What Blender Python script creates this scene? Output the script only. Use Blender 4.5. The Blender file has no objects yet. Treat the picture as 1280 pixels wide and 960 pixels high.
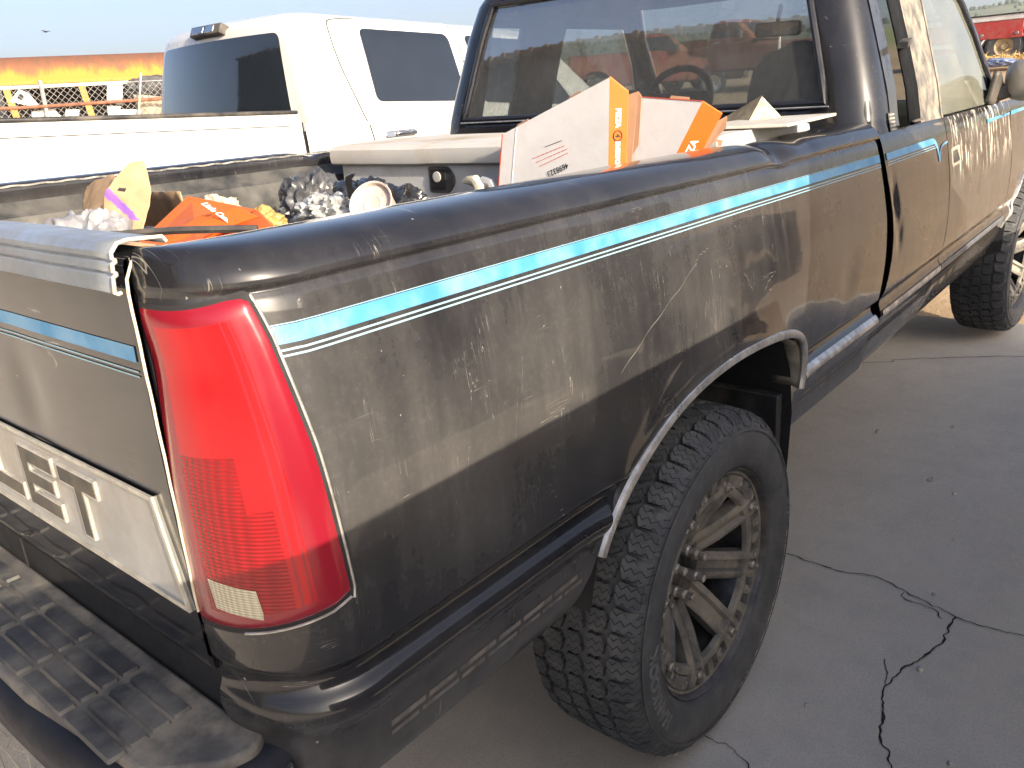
import bpy, bmesh, math, random
from mathutils import Vector, Matrix, noise
random.seed(7)
S = bpy.context.scene
COL = S.collection
rad = math.radians

# ------------------------------------------------------------------ camera
YAW, PITCH, ROLL, FPX = 0.7108, 0.3329, -0.0661, 1023.7
cam = bpy.data.cameras.new("camera"); co = bpy.data.objects.new("camera", cam); COL.objects.link(co)
f = Vector((-math.sin(YAW)*math.cos(PITCH), math.cos(YAW)*math.cos(PITCH), -math.sin(PITCH)))
r0 = Vector((math.cos(YAW), math.sin(YAW), 0)); u0 = r0.cross(f)
rr = r0*math.cos(ROLL)+u0*math.sin(ROLL); uu = u0*math.cos(ROLL)-r0*math.sin(ROLL)
mw = Matrix((rr, uu, -f)).transposed().to_4x4(); mw.translation = Vector((1.694, -0.428, 1.4986))
co.matrix_world = mw
cam.sensor_width = 36; cam.lens = FPX/1280*36; cam.clip_start = 0.02; cam.clip_end = 6000
S.camera = co

# ------------------------------------------------------------------ light
LD = Vector((-1, 0.2, -0.385)).normalized()          # direction the sunlight travels
EL = math.asin(-LD.z); AZ = math.atan2(-LD.x, -LD.y)
W = bpy.data.worlds.new("World"); S.world = W; W.use_nodes = True
nt = W.node_tree; bgn = nt.nodes['Background']
sky = nt.nodes.new('ShaderNodeTexSky'); sky.sky_type = 'NISHITA'; sky.sun_disc = False
sky.sun_elevation = EL; sky.sun_rotation = AZ
sky.air_density = 0.6; sky.dust_density = 5.0; sky.ozone_density = 1.2
nt.links.new(sky.outputs[0], bgn.inputs[0]); bgn.inputs[1].default_value = 0.14
sl = bpy.data.lights.new("sun", 'SUN'); so = bpy.data.objects.new("sun", sl); COL.objects.link(so)
sl.energy = 4.3; sl.angle = rad(0.3); sl.color = (1.0, 0.85, 0.65)
so.rotation_euler = LD.to_track_quat('-Z', 'Y').to_euler(); so.location = (12, -4, 9)
S.view_settings.view_transform = 'Standard'; S.view_settings.look = 'None'
S.view_settings.exposure = 1.27; S.view_settings.gamma = 1.0

# ------------------------------------------------------------------ helpers
def setp(o, label=None, cat=None, group=None, kind=None):
    if label: o['label'] = label
    if cat: o['category'] = cat
    if group: o['group'] = group
    if kind: o['kind'] = kind
    return o

def empty(name, loc=(0, 0, 0), rot=(0, 0, 0), **k):
    o = bpy.data.objects.new(name, None); COL.objects.link(o); o.location = loc; o.rotation_euler = rot
    o.empty_display_size = .2
    return setp(o, **k)

def obj(name, V, F, mat, parent=None, smooth=True, angle=38, fm=None, bevel=0, seg=2, solid=0, sub=0, **k):
    me = bpy.data.meshes.new(name); me.from_pydata([tuple(v) for v in V], [], F); me.validate()
    for m in (mat if isinstance(mat, (list, tuple)) else [mat]): me.materials.append(m)
    if fm and len(fm) == len(me.polygons): me.polygons.foreach_set('material_index', fm)
    if smooth:
        me.polygons.foreach_set('use_smooth', [True]*len(me.polygons)); me.set_sharp_from_angle(angle=rad(angle))
    me.update()
    o = bpy.data.objects.new(name, me); COL.objects.link(o)
    if parent: o.parent = parent
    if solid:
        m = o.modifiers.new('s', 'SOLIDIFY'); m.thickness = solid; m.offset = -1
    if bevel:
        m = o.modifiers.new('b', 'BEVEL'); m.width = bevel; m.segments = seg; m.limit_method = 'ANGLE'; m.angle_limit = rad(40)
    if sub:
        m = o.modifiers.new('u', 'SUBSURF'); m.levels = sub; m.render_levels = sub
    return setp(o, **k)

class MB:
    def __init__(s): s.V = []; s.F = []
    def add(s, V, F):
        n = len(s.V); s.V += [Vector(v) for v in V]; s.F += [[i+n for i in q] for q in F]; return s
    def box(s, x0, x1, y0, y1, z0, z1, M=None):
        V = [Vector((x, y, z)) for z in (z0, z1) for y in (y0, y1) for x in (x0, x1)]
        if M: V = [M @ v for v in V]
        return s.add(V, [(0, 2, 3, 1), (4, 5, 7, 6), (0, 1, 5, 4), (2, 6, 7, 3), (0, 4, 6, 2), (1, 3, 7, 5)])
    def bar(s, a, b, w, h, up=(0, 0, 1)):
        a = Vector(a); b = Vector(b); d = (b-a); L = d.length; d.normalize(); u = Vector(up)
        x = d.cross(u); x = x.normalized() if x.length > 1e-4 else Vector((1, 0, 0)); u = x.cross(d)
        M = Matrix((x, d, u)).transposed().to_4x4(); M.translation = a
        return s.box(-w/2, w/2, 0, L, -h/2, h/2, M)
    def tube(s, P, r, n=8, closed=False, cap=True):
        P = [Vector(p) for p in P]; m = len(P); R = r if isinstance(r, (list, tuple)) else [r]*m
        base = len(s.V); prev = None
        for i, p in enumerate(P):
            if closed: t = P[(i+1) % m]-P[i-1]
            else: t = P[min(i+1, m-1)]-P[max(i-1, 0)]
            t.normalize()
            if prev is None:
                a = Vector((0, 0, 1)) if abs(t.z) < .9 else Vector((1, 0, 0)); nx = t.cross(a).normalized()
            else:
                nx = (prev-t*prev.dot(t)).normalized()
            prev = nx; ny = t.cross(nx)
            for k in range(n):
                a = 2*math.pi*k/n; s.V.append(p+R[i]*(nx*math.cos(a)+ny*math.sin(a)))
        for i in range(m if closed else m-1):
            j = (i+1) % m
            for k in range(n):
                q = (k+1) % n; s.F.append([base+i*n+k, base+i*n+q, base+j*n+q, base+j*n+k])
        if cap and not closed:
            s.F.append([base+k for k in range(n)][::-1]); s.F.append([base+(m-1)*n+k for k in range(n)])
        return s
    def lathe(s, prof, n=48, M=None, close=False):      # prof (x, r), axis +x
        base = len(s.V); m = len(prof)
        for x, r in prof:
            for k in range(n):
                a = 2*math.pi*k/n; v = Vector((x, r*math.cos(a), r*math.sin(a))); s.V.append(M @ v if M else v)
        for i in range(m if close else m-1):
            j = (i+1) % m
            for k in range(n):
                q = (k+1) % n; s.F.append([base+i*n+k, base+i*n+q, base+j*n+q, base+j*n+k])
        return s
    def prism(s, poly, fn, d0, d1):                      # fn(u, v, d) -> point
        n = len(poly); V = [fn(u, v, d0) for u, v in poly]+[fn(u, v, d1) for u, v in poly]
        F = [list(range(n))[::-1], list(range(n, 2*n))]+[[i, (i+1) % n, n+(i+1) % n, n+i] for i in range(n)]
        return s.add(V, F)
    def grid(s, fn, nu, nv, skip=None):
        base = len(s.V)
        for j in range(nv+1):
            for i in range(nu+1): s.V.append(Vector(fn(i/nu, j/nv)))
        for j in range(nv):
            for i in range(nu):
                if skip and skip((i+.5)/nu, (j+.5)/nv): continue
                a = base+j*(nu+1)+i; s.F.append([a, a+1, a+nu+2, a+nu+1])
        return s
    def build(s, name, mat, parent=None, **k): return obj(name, s.V, s.F, mat, parent, **k)

def catmull(P, n):
    out = []
    for i in range(len(P)-1):
        p0 = P[max(i-1, 0)]; p1 = P[i]; p2 = P[i+1]; p3 = P[min(i+2, len(P)-1)]
        for k in range(n):
            t = k/n
            out.append(tuple(.5*((2*b)+(-a+c)*t+(2*a-5*b+4*c-d)*t*t+(-a+3*b-3*c+d)*t**3) for a, b, c, d in zip(p0, p1, p2, p3)))
    out.append(tuple(P[-1])); return out

def interp(x, xs, ys):
    if x <= xs[0]: return ys[0]
    for i in range(len(xs)-1):
        if x <= xs[i+1]: return ys[i]+(ys[i+1]-ys[i])*(x-xs[i])/(xs[i+1]-xs[i])
    return ys[-1]
def sstep(a, b, x):
    t = max(0, min(1, (x-a)/(b-a))); return t*t*(3-2*t)
def gauss(x, c, w): return math.exp(-((x-c)/w)**2)
def rpoly(P, r, n=5):                                    # round the corners of a polygon
    out = []; m = len(P)
    for i in range(m):
        a = Vector(P[i-1]); b = Vector(P[i]); c = Vector(P[(i+1) % m]); ri = r[i] if isinstance(r, (list, tuple)) else r
        d1 = (a-b); d2 = (c-b); q = min(ri, d1.length*.45, d2.length*.45); d1.normalize(); d2.normalize()
        p = b+d1*q; e = b+d2*q
        for k in range(n+1):
            t = k/n; out.append(tuple((1-t)**2*p+2*t*(1-t)*b+t*t*e))
    return out
def inset(P, d):                                         # mitred inset of a CCW polygon
    out = []; m = len(P)
    for i in range(m):
        a = Vector(P[i-1]); b = Vector(P[i]); c = Vector(P[(i+1) % m])
        e1 = (b-a).normalized(); e2 = (c-b).normalized(); n1 = Vector((-e1.y, e1.x)); n2 = Vector((-e2.y, e2.x))
        k = n1+n2; out.append(tuple(b+k*(d/max(.25, 1+n1.dot(n2)))))
    return out
def extrude_poly(loops, fn, d0, d1):                     # polygon with holes -> V, F
    bm = bmesh.new()
    for L in loops:
        vs = [bm.verts.new((u, v, 0)) for u, v in L]
        for i in range(len(vs)): bm.edges.new((vs[i], vs[(i+1) % len(vs)]))
    bmesh.ops.triangle_fill(bm, edges=bm.edges[:], use_beauty=True, normal=(0, 0, 1))
    bm.verts.index_update(); n = len(bm.verts)
    P = [(v.co.x, v.co.y) for v in bm.verts]; T = [[v.index for v in q.verts] for q in bm.faces]
    E = [(e.verts[0].index, e.verts[1].index) for e in bm.edges if len(e.link_faces) == 1]; bm.free()
    V = [fn(u, v, d0) for u, v in P]+[fn(u, v, d1) for u, v in P]
    F = [q[::-1] for q in T]+[[i+n for i in q] for q in T]+[[a, b, b+n, a+n] for a, b in E]
    return V, F
def text_mesh(body, size=1.0, bold=0.0):
    c = bpy.data.curves.new('t', 'FONT'); c.body = body; c.size = size; c.align_x = 'CENTER'; c.align_y = 'CENTER'; c.offset = bold
    c.resolution_u = 3
    o = bpy.data.objects.new('t', c); COL.objects.link(o)
    me = bpy.data.meshes.new_from_object(o.evaluated_get(bpy.context.evaluated_depsgraph_get()))
    V = [v.co.copy() for v in me.vertices]; F = [list(p.vertices) for p in me.polygons]
    bpy.data.objects.remove(o); bpy.data.curves.remove(c); bpy.data.meshes.remove(me)
    return V, F
def crumple(o_V, amp, scale, seed=0):
    return [v+noise.noise_vector(v*scale+Vector((seed, seed*.7, 3)))*amp + noise.noise_vector(v*scale*2.7+Vector((seed, 5, 1)))*amp*.45 for v in o_V]

def copy_tree(o, parent=None):
    c = o.copy(); COL.objects.link(c); c.parent = parent
    for ch in list(o.children): copy_tree(ch, c)
    return c

# ------------------------------------------------------------------ materials
def nd(nt, t, ins=None, **pr):
    n = nt.nodes.new('ShaderNode'+t)
    for k, v in pr.items(): setattr(n, k, v)
    for k, v in (ins or {}).items():
        s = n.inputs[k]
        if hasattr(v, 'is_output'): nt.links.new(v, s)
        else: s.default_value = v
    return n
def newmat(name):
    m = bpy.data.materials.new(name); m.use_nodes = True; nt = m.node_tree; nt.nodes.clear()
    out = nt.nodes.new('ShaderNodeOutputMaterial'); return m, nt, out
def c4(c): return (c[0], c[1], c[2], 1)
def coords(nt, scale=(1, 1, 1), rot=(0, 0, 0), loc=(0, 0, 0)):
    tc = nd(nt, 'TexCoord'); mp = nd(nt, 'Mapping', {0: tc.outputs['Object'], 'Scale': scale, 'Rotation': rot, 'Location': loc}); return mp.outputs[0]
def noi(nt, vec, scale, detail=5, rough=.6, dist=0):
    return nd(nt, 'TexNoise', {'Vector': vec, 'Scale': scale, 'Detail': detail, 'Roughness': rough, 'Distortion': dist}).outputs[0]
def ramp(nt, v, a, b, to0=0., to1=1.):
    return nd(nt, 'MapRange', {0: v, 1: a, 2: b, 3: to0, 4: to1}, interpolation_type='SMOOTHSTEP').outputs[0]
def mth(nt, op, a, b=0.5):
    n = nt.nodes.new('ShaderNodeMath'); n.operation = op
    for i, v in enumerate((a, b)):
        if hasattr(v, 'is_output'): nt.links.new(v, n.inputs[i])
        else: n.inputs[i].default_value = v
    return n.outputs[0]
def mixc(nt, fac, a, b):
    n = nd(nt, 'Mix', data_type='RGBA')
    for i, v in ((0, fac), (6, a), (7, b)):
        if hasattr(v, 'is_output'): nt.links.new(v, n.inputs[i])
        else: n.inputs[i].default_value = c4(v) if i else v
    return n.outputs[2]
def bump(nt, h, strength=.3, dist=.01):
    return nd(nt, 'Bump', {'Height': h, 'Strength': strength, 'Distance': dist}).outputs[0]
def princ(nt, out, ins):
    b = nd(nt, 'BsdfPrincipled', ins); nt.links.new(b.outputs[0], out.inputs[0]); return b

def mat(name, col, rough=.55, metal=0., var=.25, scale=6., dirt=None, damt=.5, dscale=5., bmp=.15, bscale=80., bdist=.003, coat=0., spec=.5, croug=.06):
    m, nt, out = newmat(name); v = coords(nt)
    n1 = noi(nt, v, scale); base = mixc(nt, ramp(nt, n1, .3, .7), tuple(c*(1-var) for c in col), tuple(min(1, c*(1+var)) for c in col))
    rgh = ramp(nt, noi(nt, v, scale*3), .3, .7, max(0.02, rough-.1), min(1, rough+.1))
    if dirt:
        d = mth(nt, 'MULTIPLY', ramp(nt, noi(nt, v, dscale, 8, .65), .38, .68), damt)
        base = mixc(nt, d, base, dirt); rgh = mth(nt, 'ADD', rgh, mth(nt, 'MULTIPLY', d, .3))
    princ(nt, out, {'Base Color': base, 'Roughness': rgh, 'Metallic': metal, 'Coat Weight': coat, 'Coat Roughness': croug, 'Specular IOR Level': spec,
                    'Normal': bump(nt, noi(nt, v, bscale, 4), bmp, bdist)})
    return m

def paint_black(name, dust=1., peel=False, low=True):
    m, nt, out = newmat(name); v = coords(nt)
    big = ramp(nt, noi(nt, v, 2.2, 4, .52), .30, .75)
    streak = ramp(nt, noi(nt, coords(nt, (9, 9, .9)), 3, 6, .65), 0.3, .85)
    fine = ramp(nt, noi(nt, v, 90, 5, .7), .40, .75)
    wipe = ramp(nt, noi(nt, coords(nt, (2, 3, 8), (.5, 0, 0)), 2, 5, .7), .45, .8)
    z = nd(nt, 'SeparateXYZ', {0: coords(nt)}).outputs
    a = mth(nt, 'ADD', mth(nt, 'MULTIPLY', big, .46), mth(nt, 'MULTIPLY', streak, .26))
    a = mth(nt, 'ADD', a, mth(nt, 'MULTIPLY', wipe, .10))
    a = mth(nt, 'MULTIPLY', mth(nt, 'ADD', a, .06), ramp(nt, fine, 0, 1, .85, 1.1))
    if low:                                              # road dirt thrown up on the sills; dust thinned low to deepen the shaded side
        hi = mth(nt, 'MULTIPLY', ramp(nt, z[2], 1.315, 1.345, 1, .5), ramp(nt, z[2], .82, .92, .5, 1)); a = mth(nt, 'MULTIPLY', a, hi)
        lo = mth(nt, 'MULTIPLY', ramp(nt, z[2], .84, .62), ramp(nt, noi(nt, v, 14, 6, .7), .3, .6, .35, 1))
        mid = mth(nt, 'MULTIPLY', ramp(nt, z[2], 1.26, 1.02), .25)
        a = mth(nt, 'ADD', mth(nt, 'ADD', a, mth(nt, 'MULTIPLY', lo, .85)), mth(nt, 'MULTIPLY', mid, big))
    a = nd(nt, 'Clamp', {0: mth(nt, 'MULTIPLY', a, .25*dust)}).outputs[0]
    base = mixc(nt, a, (.006, .0065, .010), (.30, .29, .272))
    # scratches: thin lines of the ridges of stretched noise
    sc = None
    for rot, sca in (((.7, 0, 0), (1, 46, 3)), ((-.5, .2, 0), (1, 60, 4)), ((.15, 0, 0), (1, 3, 52)), ((1.25, 0, 0), (1, 58, 3))):
        q = noi(nt, coords(nt, sca, rot, (sca[1], 0, rot[0])), 1.6, 2, .5)
        l = ramp(nt, mth(nt, 'ABSOLUTE', mth(nt, 'SUBTRACT', q, .5)), .006, .001)
        l = mth(nt, 'MULTIPLY', l, ramp(nt, noi(nt, coords(nt, loc=(sca[1], sca[2], 1)), 7, 3), .60, .68))
        sc = l if sc is None else mth(nt, 'MAXIMUM', sc, l)
    chips = ramp(nt, noi(nt, v, 70, 2, .5), .765, .80)
    sc = mth(nt, 'MAXIMUM', mth(nt, 'MULTIPLY', sc, .5), mth(nt, 'MULTIPLY', chips, .6))
    base = mixc(nt, mth(nt, 'MULTIPLY', sc, .55), base, (.62, .58, .52))
    rgh = mth(nt, 'ADD', .16, mth(nt, 'MULTIPLY', a, 1.3))
    coat = .75
    if peel:
        p = ramp(nt, noi(nt, coords(nt, (16, 16, 1.6)), 2.2, 6, .7), .53, .60)
        msk = mth(nt, 'MULTIPLY', ramp(nt, z[2], 1.06, 1.2), ramp(nt, z[1], 2.97, 3.06))
        p = mth(nt, 'MULTIPLY', p, msk); base = mixc(nt, p, base, (.58, .54, .46)); rgh = mth(nt, 'ADD', rgh, mth(nt, 'MULTIPLY', p, .4))
    wav = bump(nt, noi(nt, coords(nt, (1, 1.2, 1)), 3.2, 2), .06, .05)
    princ(nt, out, {'Base Color': base, 'Roughness': rgh, 'Specular IOR Level': .12, 'Coat Weight': coat, 'Coat Roughness': .045, 'Normal': wav, 'Coat Normal': wav})
    return m

def glass(name, tint=(.75, .82, .8), refl=1.6, film=0., filmcol=(.5, .5, .45), fscale=5, add=0.):
    m, nt, out = newmat(name); v = coords(nt)
    fr = nd(nt, 'Fresnel', {'IOR': 1.52}).outputs[0]; fr = nd(nt, 'Clamp', {0: mth(nt, 'ADD', mth(nt, 'MULTIPLY', fr, refl), add)}).outputs[0]
    tr = nd(nt, 'BsdfTransparent', {0: c4(tint)}); gl = nd(nt, 'BsdfGlossy', {'Color': (1, 1, 1, 1), 'Roughness': .015})
    mx = nd(nt, 'MixShader', {0: fr, 1: tr.outputs[0], 2: gl.outputs[0]})
    if film:
        d = mth(nt, 'MULTIPLY', ramp(nt, noi(nt, v, fscale, 8, .7), .25, .75, .55, 1.1), film)
        df = nd(nt, 'BsdfDiffuse', {0: c4(filmcol)}); mx = nd(nt, 'MixShader', {0: nd(nt, 'Clamp', {0: d}).outputs[0], 1: mx.outputs[0], 2: df.outputs[0]})
    nt.links.new(mx.outputs[0], out.inputs[0]); return m

def m_concrete():
    m, nt, out = newmat('concrete'); v = coords(nt)
    a = noi(nt, v, .7, 8, .62); b = noi(nt, v, 7, 8, .68); c = noi(nt, v, 160, 3, .6); s = noi(nt, coords(nt, (5, 1.2, 1), (0, 0, .5)), 4, 6, .7)
    base = mixc(nt, ramp(nt, a, .33, .67), (.62, .555, .46), (.70, .63, .53))
    base = mixc(nt, mth(nt, 'MULTIPLY', ramp(nt, b, .42, .7), .55), base, (.52, .475, .41))
    base = mixc(nt, mth(nt, 'MULTIPLY', ramp(nt, s, .52, .78), .5), base, (.73, .685, .61))
    base = mixc(nt, mth(nt, 'MULTIPLY', ramp(nt, noi(nt, v, 420, 2, .5), .52, .66), .5), base, (.34, .31, .27))
    base = mixc(nt, mth(nt, 'MULTIPLY', ramp(nt, noi(nt, v, 230, 2, .5), .60, .70), .45), base, (.80, .76, .70))
    base = mixc(nt, mth(nt, 'MULTIPLY', ramp(nt, c, .45, .75), .5), base, (.38, .355, .32))
    base = mixc(nt, mth(nt, 'MULTIPLY', ramp(nt, noi(nt, v, 34, 3, .5), .70, .74), .55), base, (.68, .66, .62))
    st = ramp(nt, noi(nt, v, 1.7, 5, .6), .60, .72); base = mixc(nt, mth(nt, 'MULTIPLY', st, .38), base, (.36, .335, .30))
    h = mth(nt, 'ADD', mth(nt, 'MULTIPLY', c, .5), b)
    princ(nt, out, {'Base Color': base, 'Roughness': .86, 'Specular IOR Level': .3, 'Normal': bump(nt, h, .35, .006)})
    return m
def m_dirt():
    m, nt, out = newmat('dirt'); v = coords(nt)
    a = noi(nt, v, .12, 8, .65); b = noi(nt, v, 2.5, 8, .7); c = noi(nt, v, 40, 4, .6)
    base = mixc(nt, ramp(nt, a, .35, .65), (.36, .26, .165), (.45, .34, .225))
    base = mixc(nt, mth(nt, 'MULTIPLY', ramp(nt, b, .4, .7), .5), base, (.27, .195, .125))
    y = nd(nt, 'SeparateXYZ', {0: coords(nt)}).outputs[1]
    base = mixc(nt, ramp(nt, mth(nt, 'ADD', y, mth(nt, 'MULTIPLY', a, 60)), 70, 120), base, (.20, .21, .09))
    princ(nt, out, {'Base Color': base, 'Roughness': .95, 'Specular IOR Level': .2, 'Normal': bump(nt, mth(nt, 'ADD', b, mth(nt, 'MULTIPLY', c, .4)), .5, .03)})
    return m
def m_rust_bus():
    m, nt, out = newmat('bus_roof_paint'); v = coords(nt)
    z = nd(nt, 'SeparateXYZ', {0: v}).outputs[2]
    e = noi(nt, coords(nt, (1, 2.2, .9)), 1.3, 8, .68, .4); e2 = noi(nt, coords(nt, (1, 3.5, 1)), 2.2, 6, .7)
    h = mth(nt, 'ADD', z, mth(nt, 'MULTIPLY', mth(nt, 'SUBTRACT', e, .5), .85))
    base = mixc(nt, ramp(nt, h, 2.38, 2.52), (.34, .19, .04), (.27, .13, .04))
    base = mixc(nt, ramp(nt, h, 2.46, 2.62), base, mixc(nt, ramp(nt, e2, .4, .65), (.20, .085, .05), (.15, .08, .05)))
    base = mixc(nt, mth(nt, 'MULTIPLY', ramp(nt, noi(nt, v, 20, 5, .7), .55, .75), .45), base, (.30, .14, .06))
    princ(nt, out, {'Base Color': base, 'Roughness': .8, 'Specular IOR Level': .25, 'Normal': bump(nt, noi(nt, v, 15, 4), .2, .01)})
    return m
def m_lens(name, col, rib=0., rough=.12):
    m, nt, out = newmat(name); v = coords(nt)
    ins = {'Base Color': mixc(nt, mth(nt, 'MULTIPLY', ramp(nt, noi(nt, v, 160, 4, .7), .60, .8), .05), col, (.6, .2, .16)), 'Roughness': rough+.1, 'Coat Weight': .8, 'Coat Roughness': rough+.07, 'Specular IOR Level': .2}
    b = bump(nt, noi(nt, v, 9, 3), .05, .01)
    if rib:
        a = nd(nt, 'TexWave', {'Vector': v, 'Scale': rib, 'Distortion': 0.}, bands_direction='Z').outputs[1]
        c = nd(nt, 'TexWave', {'Vector': coords(nt, (1, 1, 1), (0, 0, .75)), 'Scale': rib*.8, 'Distortion': 0.}, bands_direction='X').outputs[1]
        rb = bump(nt, mth(nt, 'ADD', a, c), .55, .003); ins['Normal'] = rb
        ins['Base Color'] = mixc(nt, ramp(nt, mth(nt, 'MULTIPLY', a, c), 0, .5, .35, 0), ins['Base Color'], tuple(q*.4 for q in col))
    else: ins['Normal'] = b
    ins['Coat Normal'] = b
    princ(nt, out, ins); return m
def m_tyre():
    m, nt, out = newmat('tyre_rubber'); v = coords(nt)
    d = ramp(nt, noi(nt, v, 11, 7, .7), .35, .75)
    base = mixc(nt, mth(nt, 'MULTIPLY', d, .5), (.058, .062, .068), (.17, .168, .16))
    w = nd(nt, 'TexWave', {'Vector': v, 'Scale': 30., 'Distortion': 6., 'Detail': 2.}).outputs[1]
    princ(nt, out, {'Base Color': base, 'Roughness': .62, 'Specular IOR Level': .35, 'Normal': bump(nt, mth(nt, 'ADD', noi(nt, v, 120, 4), mth(nt, 'MULTIPLY', w, .25)), .25, .003)})
    return m

def m_tread():
    m, nt, out = newmat('tread_rubber'); v = coords(nt); q = nd(nt, 'SeparateXYZ', {0: v}).outputs
    ang = mth(nt, 'MULTIPLY', mth(nt, 'ARCTAN2', q[2], q[1]), 48*3/(2*math.pi))
    zig = mth(nt, 'PINGPONG', mth(nt, 'MULTIPLY', q[0], 55.), .5)
    t = mth(nt, 'FRACT', mth(nt, 'ADD', mth(nt, 'ADD', ang, 100.), mth(nt, 'MULTIPLY', zig, 1.1)))
    slit = ramp(nt, mth(nt, 'ABSOLUTE', mth(nt, 'SUBTRACT', t, .5)), .05, .10)
    d = ramp(nt, noi(nt, v, 14, 7, .7), .35, .75); base = mixc(nt, mth(nt, 'MULTIPLY', d, .5), (.050, .054, .060), (.16, .158, .15))
    base = mixc(nt, slit, (.012, .012, .014), base)
    princ(nt, out, {'Base Color': base, 'Roughness': .6, 'Specular IOR Level': .35, 'Normal': bump(nt, mth(nt, 'ADD', slit, mth(nt, 'MULTIPLY', noi(nt, v, 150, 4), .3)), .5, .003)})
    return m
TREAD = m_tread()
BLK = paint_black('black_dusty_paint'); BLKD = paint_black('black_peeling_door_paint', 1.0, True); BLKT = paint_black('black_tailgate_paint', .42, low=False); BLKR = paint_black('black_cab_paint', .45, low=False)
BLUE = mat('blue_pinstripe_vinyl', (.05, .225, .43), .4, var=.12, dirt=(.35, .42, .45), damt=.3, dscale=12)
TRIM = mat('worn_aluminium_trim', (.58, .58, .57), .34, .75, var=.3, scale=25, dirt=(.25, .22, .18), damt=.5, dscale=18)
CREAM = mat('cream_sealant', (.55, .50, .38), .7, var=.2, scale=30)
PLATE = mat('grey_tailgate_plate', (.40, .41, .41), .38, .4, var=.15, dirt=(.34, .28, .20), damt=.6, dscale=5)
LTR = mat('dark_letter_fill', (.05, .048, .045), .6, var=.3, dirt=(.2, .17, .12), damt=.5, dscale=20)
BLACKP = mat('black_plastic', (.022, .023, .026), .5, var=.3, dirt=(.20, .17, .13), damt=.45, dscale=6)
PAD = mat('bumper_step_rubber', (.034, .037, .044), .55, var=.25, dirt=(.24, .225, .195), damt=.5, dscale=7, bmp=.3)
LINER = mat('scuffed_bed_liner', (.026, .028, .030), .55, var=.4, dirt=(.17, .155, .13), damt=.35, dscale=6, bmp=.4, bscale=40)
DARK = mat('black_recess', (.012, .012, .014), .8, var=.2)
CHROME = mat('dusty_chrome', (.55, .56, .58), .22, 1., var=.15, dirt=(.3, .27, .22), damt=.35)
TYRE = m_tyre()
RIM = mat('dusty_bronze_wheel', (.16, .152, .137), .5, .35, var=.3, scale=18, dirt=(.34, .305, .245), damt=.7, dscale=9)
RIMD = mat('dark_wheel_face', (.07, .07, .075), .42, .5, var=.3, scale=18, dirt=(.22, .185, .14), damt=.45, dscale=9)
BOLT = mat('dull_steel_bolt', (.42, .40, .36), .4, .7, var=.3, scale=60)
RED1 = m_lens('red_lens_smooth', (.34, .0020, .0055)); RED2 = m_lens('red_lens_ribbed', (.29, .0020, .005), 62.); RED3 = m_lens('red_lens_border', (.20, .008, .018)); CLEAR = m_lens('clear_lens', (.62, .56, .40), 90.)
GLASS = glass('rear_window_glass', (.80, .86, .86), 2.4, .10, (.42, .44, .46), add=.24); GLASSD = glass('dusty_door_glass', (.72, .80, .74), 1.8, .26, (.36, .37, .30), 4); GLASSW = glass('windscreen_glass', (.86, .92, .92), .6, .04)
INTR = mat('dark_interior', (.018, .019, .021), .8, var=.3); SEAT = mat('grey_seat_cloth', (.055, .058, .062), .9, var=.2, scale=30)
TOOL = mat('grey_toolbox_metal', (.52, .53, .54), .42, .15, var=.12, dirt=(.30, .25, .19), damt=.5, dscale=7)
TOOLT = mat('dusty_toolbox_lid', (.55, .54, .52), .6, .1, var=.15, dirt=(.30, .235, .16), damt=.95, dscale=3)
CARD = mat('white_card', (.78, .765, .76), .8, var=.05, scale=3, dirt=(.55, .52, .5), damt=.4); KRAFT = mat('brown_card', (.36, .20, .12), .85, var=.12)
ORANGE = mat('orange_print', (.62, .125, .010), .65, var=.06, scale=4); WHITEP = mat('white_ink', (.82, .80, .78), .7, var=.03); BLACKI = mat('black_ink', (.02, .018, .018), .7, var=.1); REDI = mat('red_ink', (.62, .09, .05), .7, var=.1)
BAGB = mat('brown_paper_bag', (.38, .25, .145), .85, var=.15, scale=9, bmp=.4, bscale=30); PURP = mat('purple_ink', (.20, .09, .42), .7, var=.1)
WHITE = mat('white_truck_paint', (.56, .55, .53), .3, var=.03, scale=2, coat=.6, dirt=(.6, .52, .42), damt=.12, dscale=2)
NAVY = mat('dark_blue_truck_paint', (.012, .016, .03), .35, var=.2, coat=.4)
TINT = mat('tinted_glass', (.012, .016, .022), .04, var=.1, coat=1., croug=.01, bmp=.0)

# ------------------------------------------------------------------ terrain
def hgt(x, y):
    t = max(0., y-2.3); q = min(t, 25.7)
    h = .03*q+.0012*q*q
    if t > 25.7: h += .050*(min(t, 620)-25.7)
    return h
def ring(a, b, n, p=1.): return [a+(b-a)*(i/n)**p for i in range(n+1)]
ax = sorted(set([-v for v in ring(16, 1600, 26, 2.5)]+ring(-16, 16, 32)+ring(16, 1600, 26, 2.5)))
ay = sorted(set([-v for v in ring(10, 900, 18, 2.5)]+ring(-10, 30, 60)+ring(30, 1800, 34, 2.3)))
V = [(x, y, hgt(x, y)-.05+(noise.noise(Vector((x*.3, y*.3, 0)))*.03 if y > 8 else 0)) for y in ay for x in ax]
nx = len(ax); F = [[j*nx+i, j*nx+i+1, (j+1)*nx+i+1, (j+1)*nx+i] for j in range(len(ay)-1) for i in range(nx-1)]
ground = obj('ground', V, F, m_dirt(), kind='structure')
CONC = m_concrete()
pad = MB().grid(lambda u, v: (-13+25*u, -8+12.95*v+.25*noise.noise(Vector((u*9, 0, 0)))*(v > .99), hgt(0, -8+12.95*v)), 90, 76).build('pavement', CONC, kind='structure')
CRK = mat('dark_crack', (.03, .029, .028), .95, var=.3)
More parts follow.
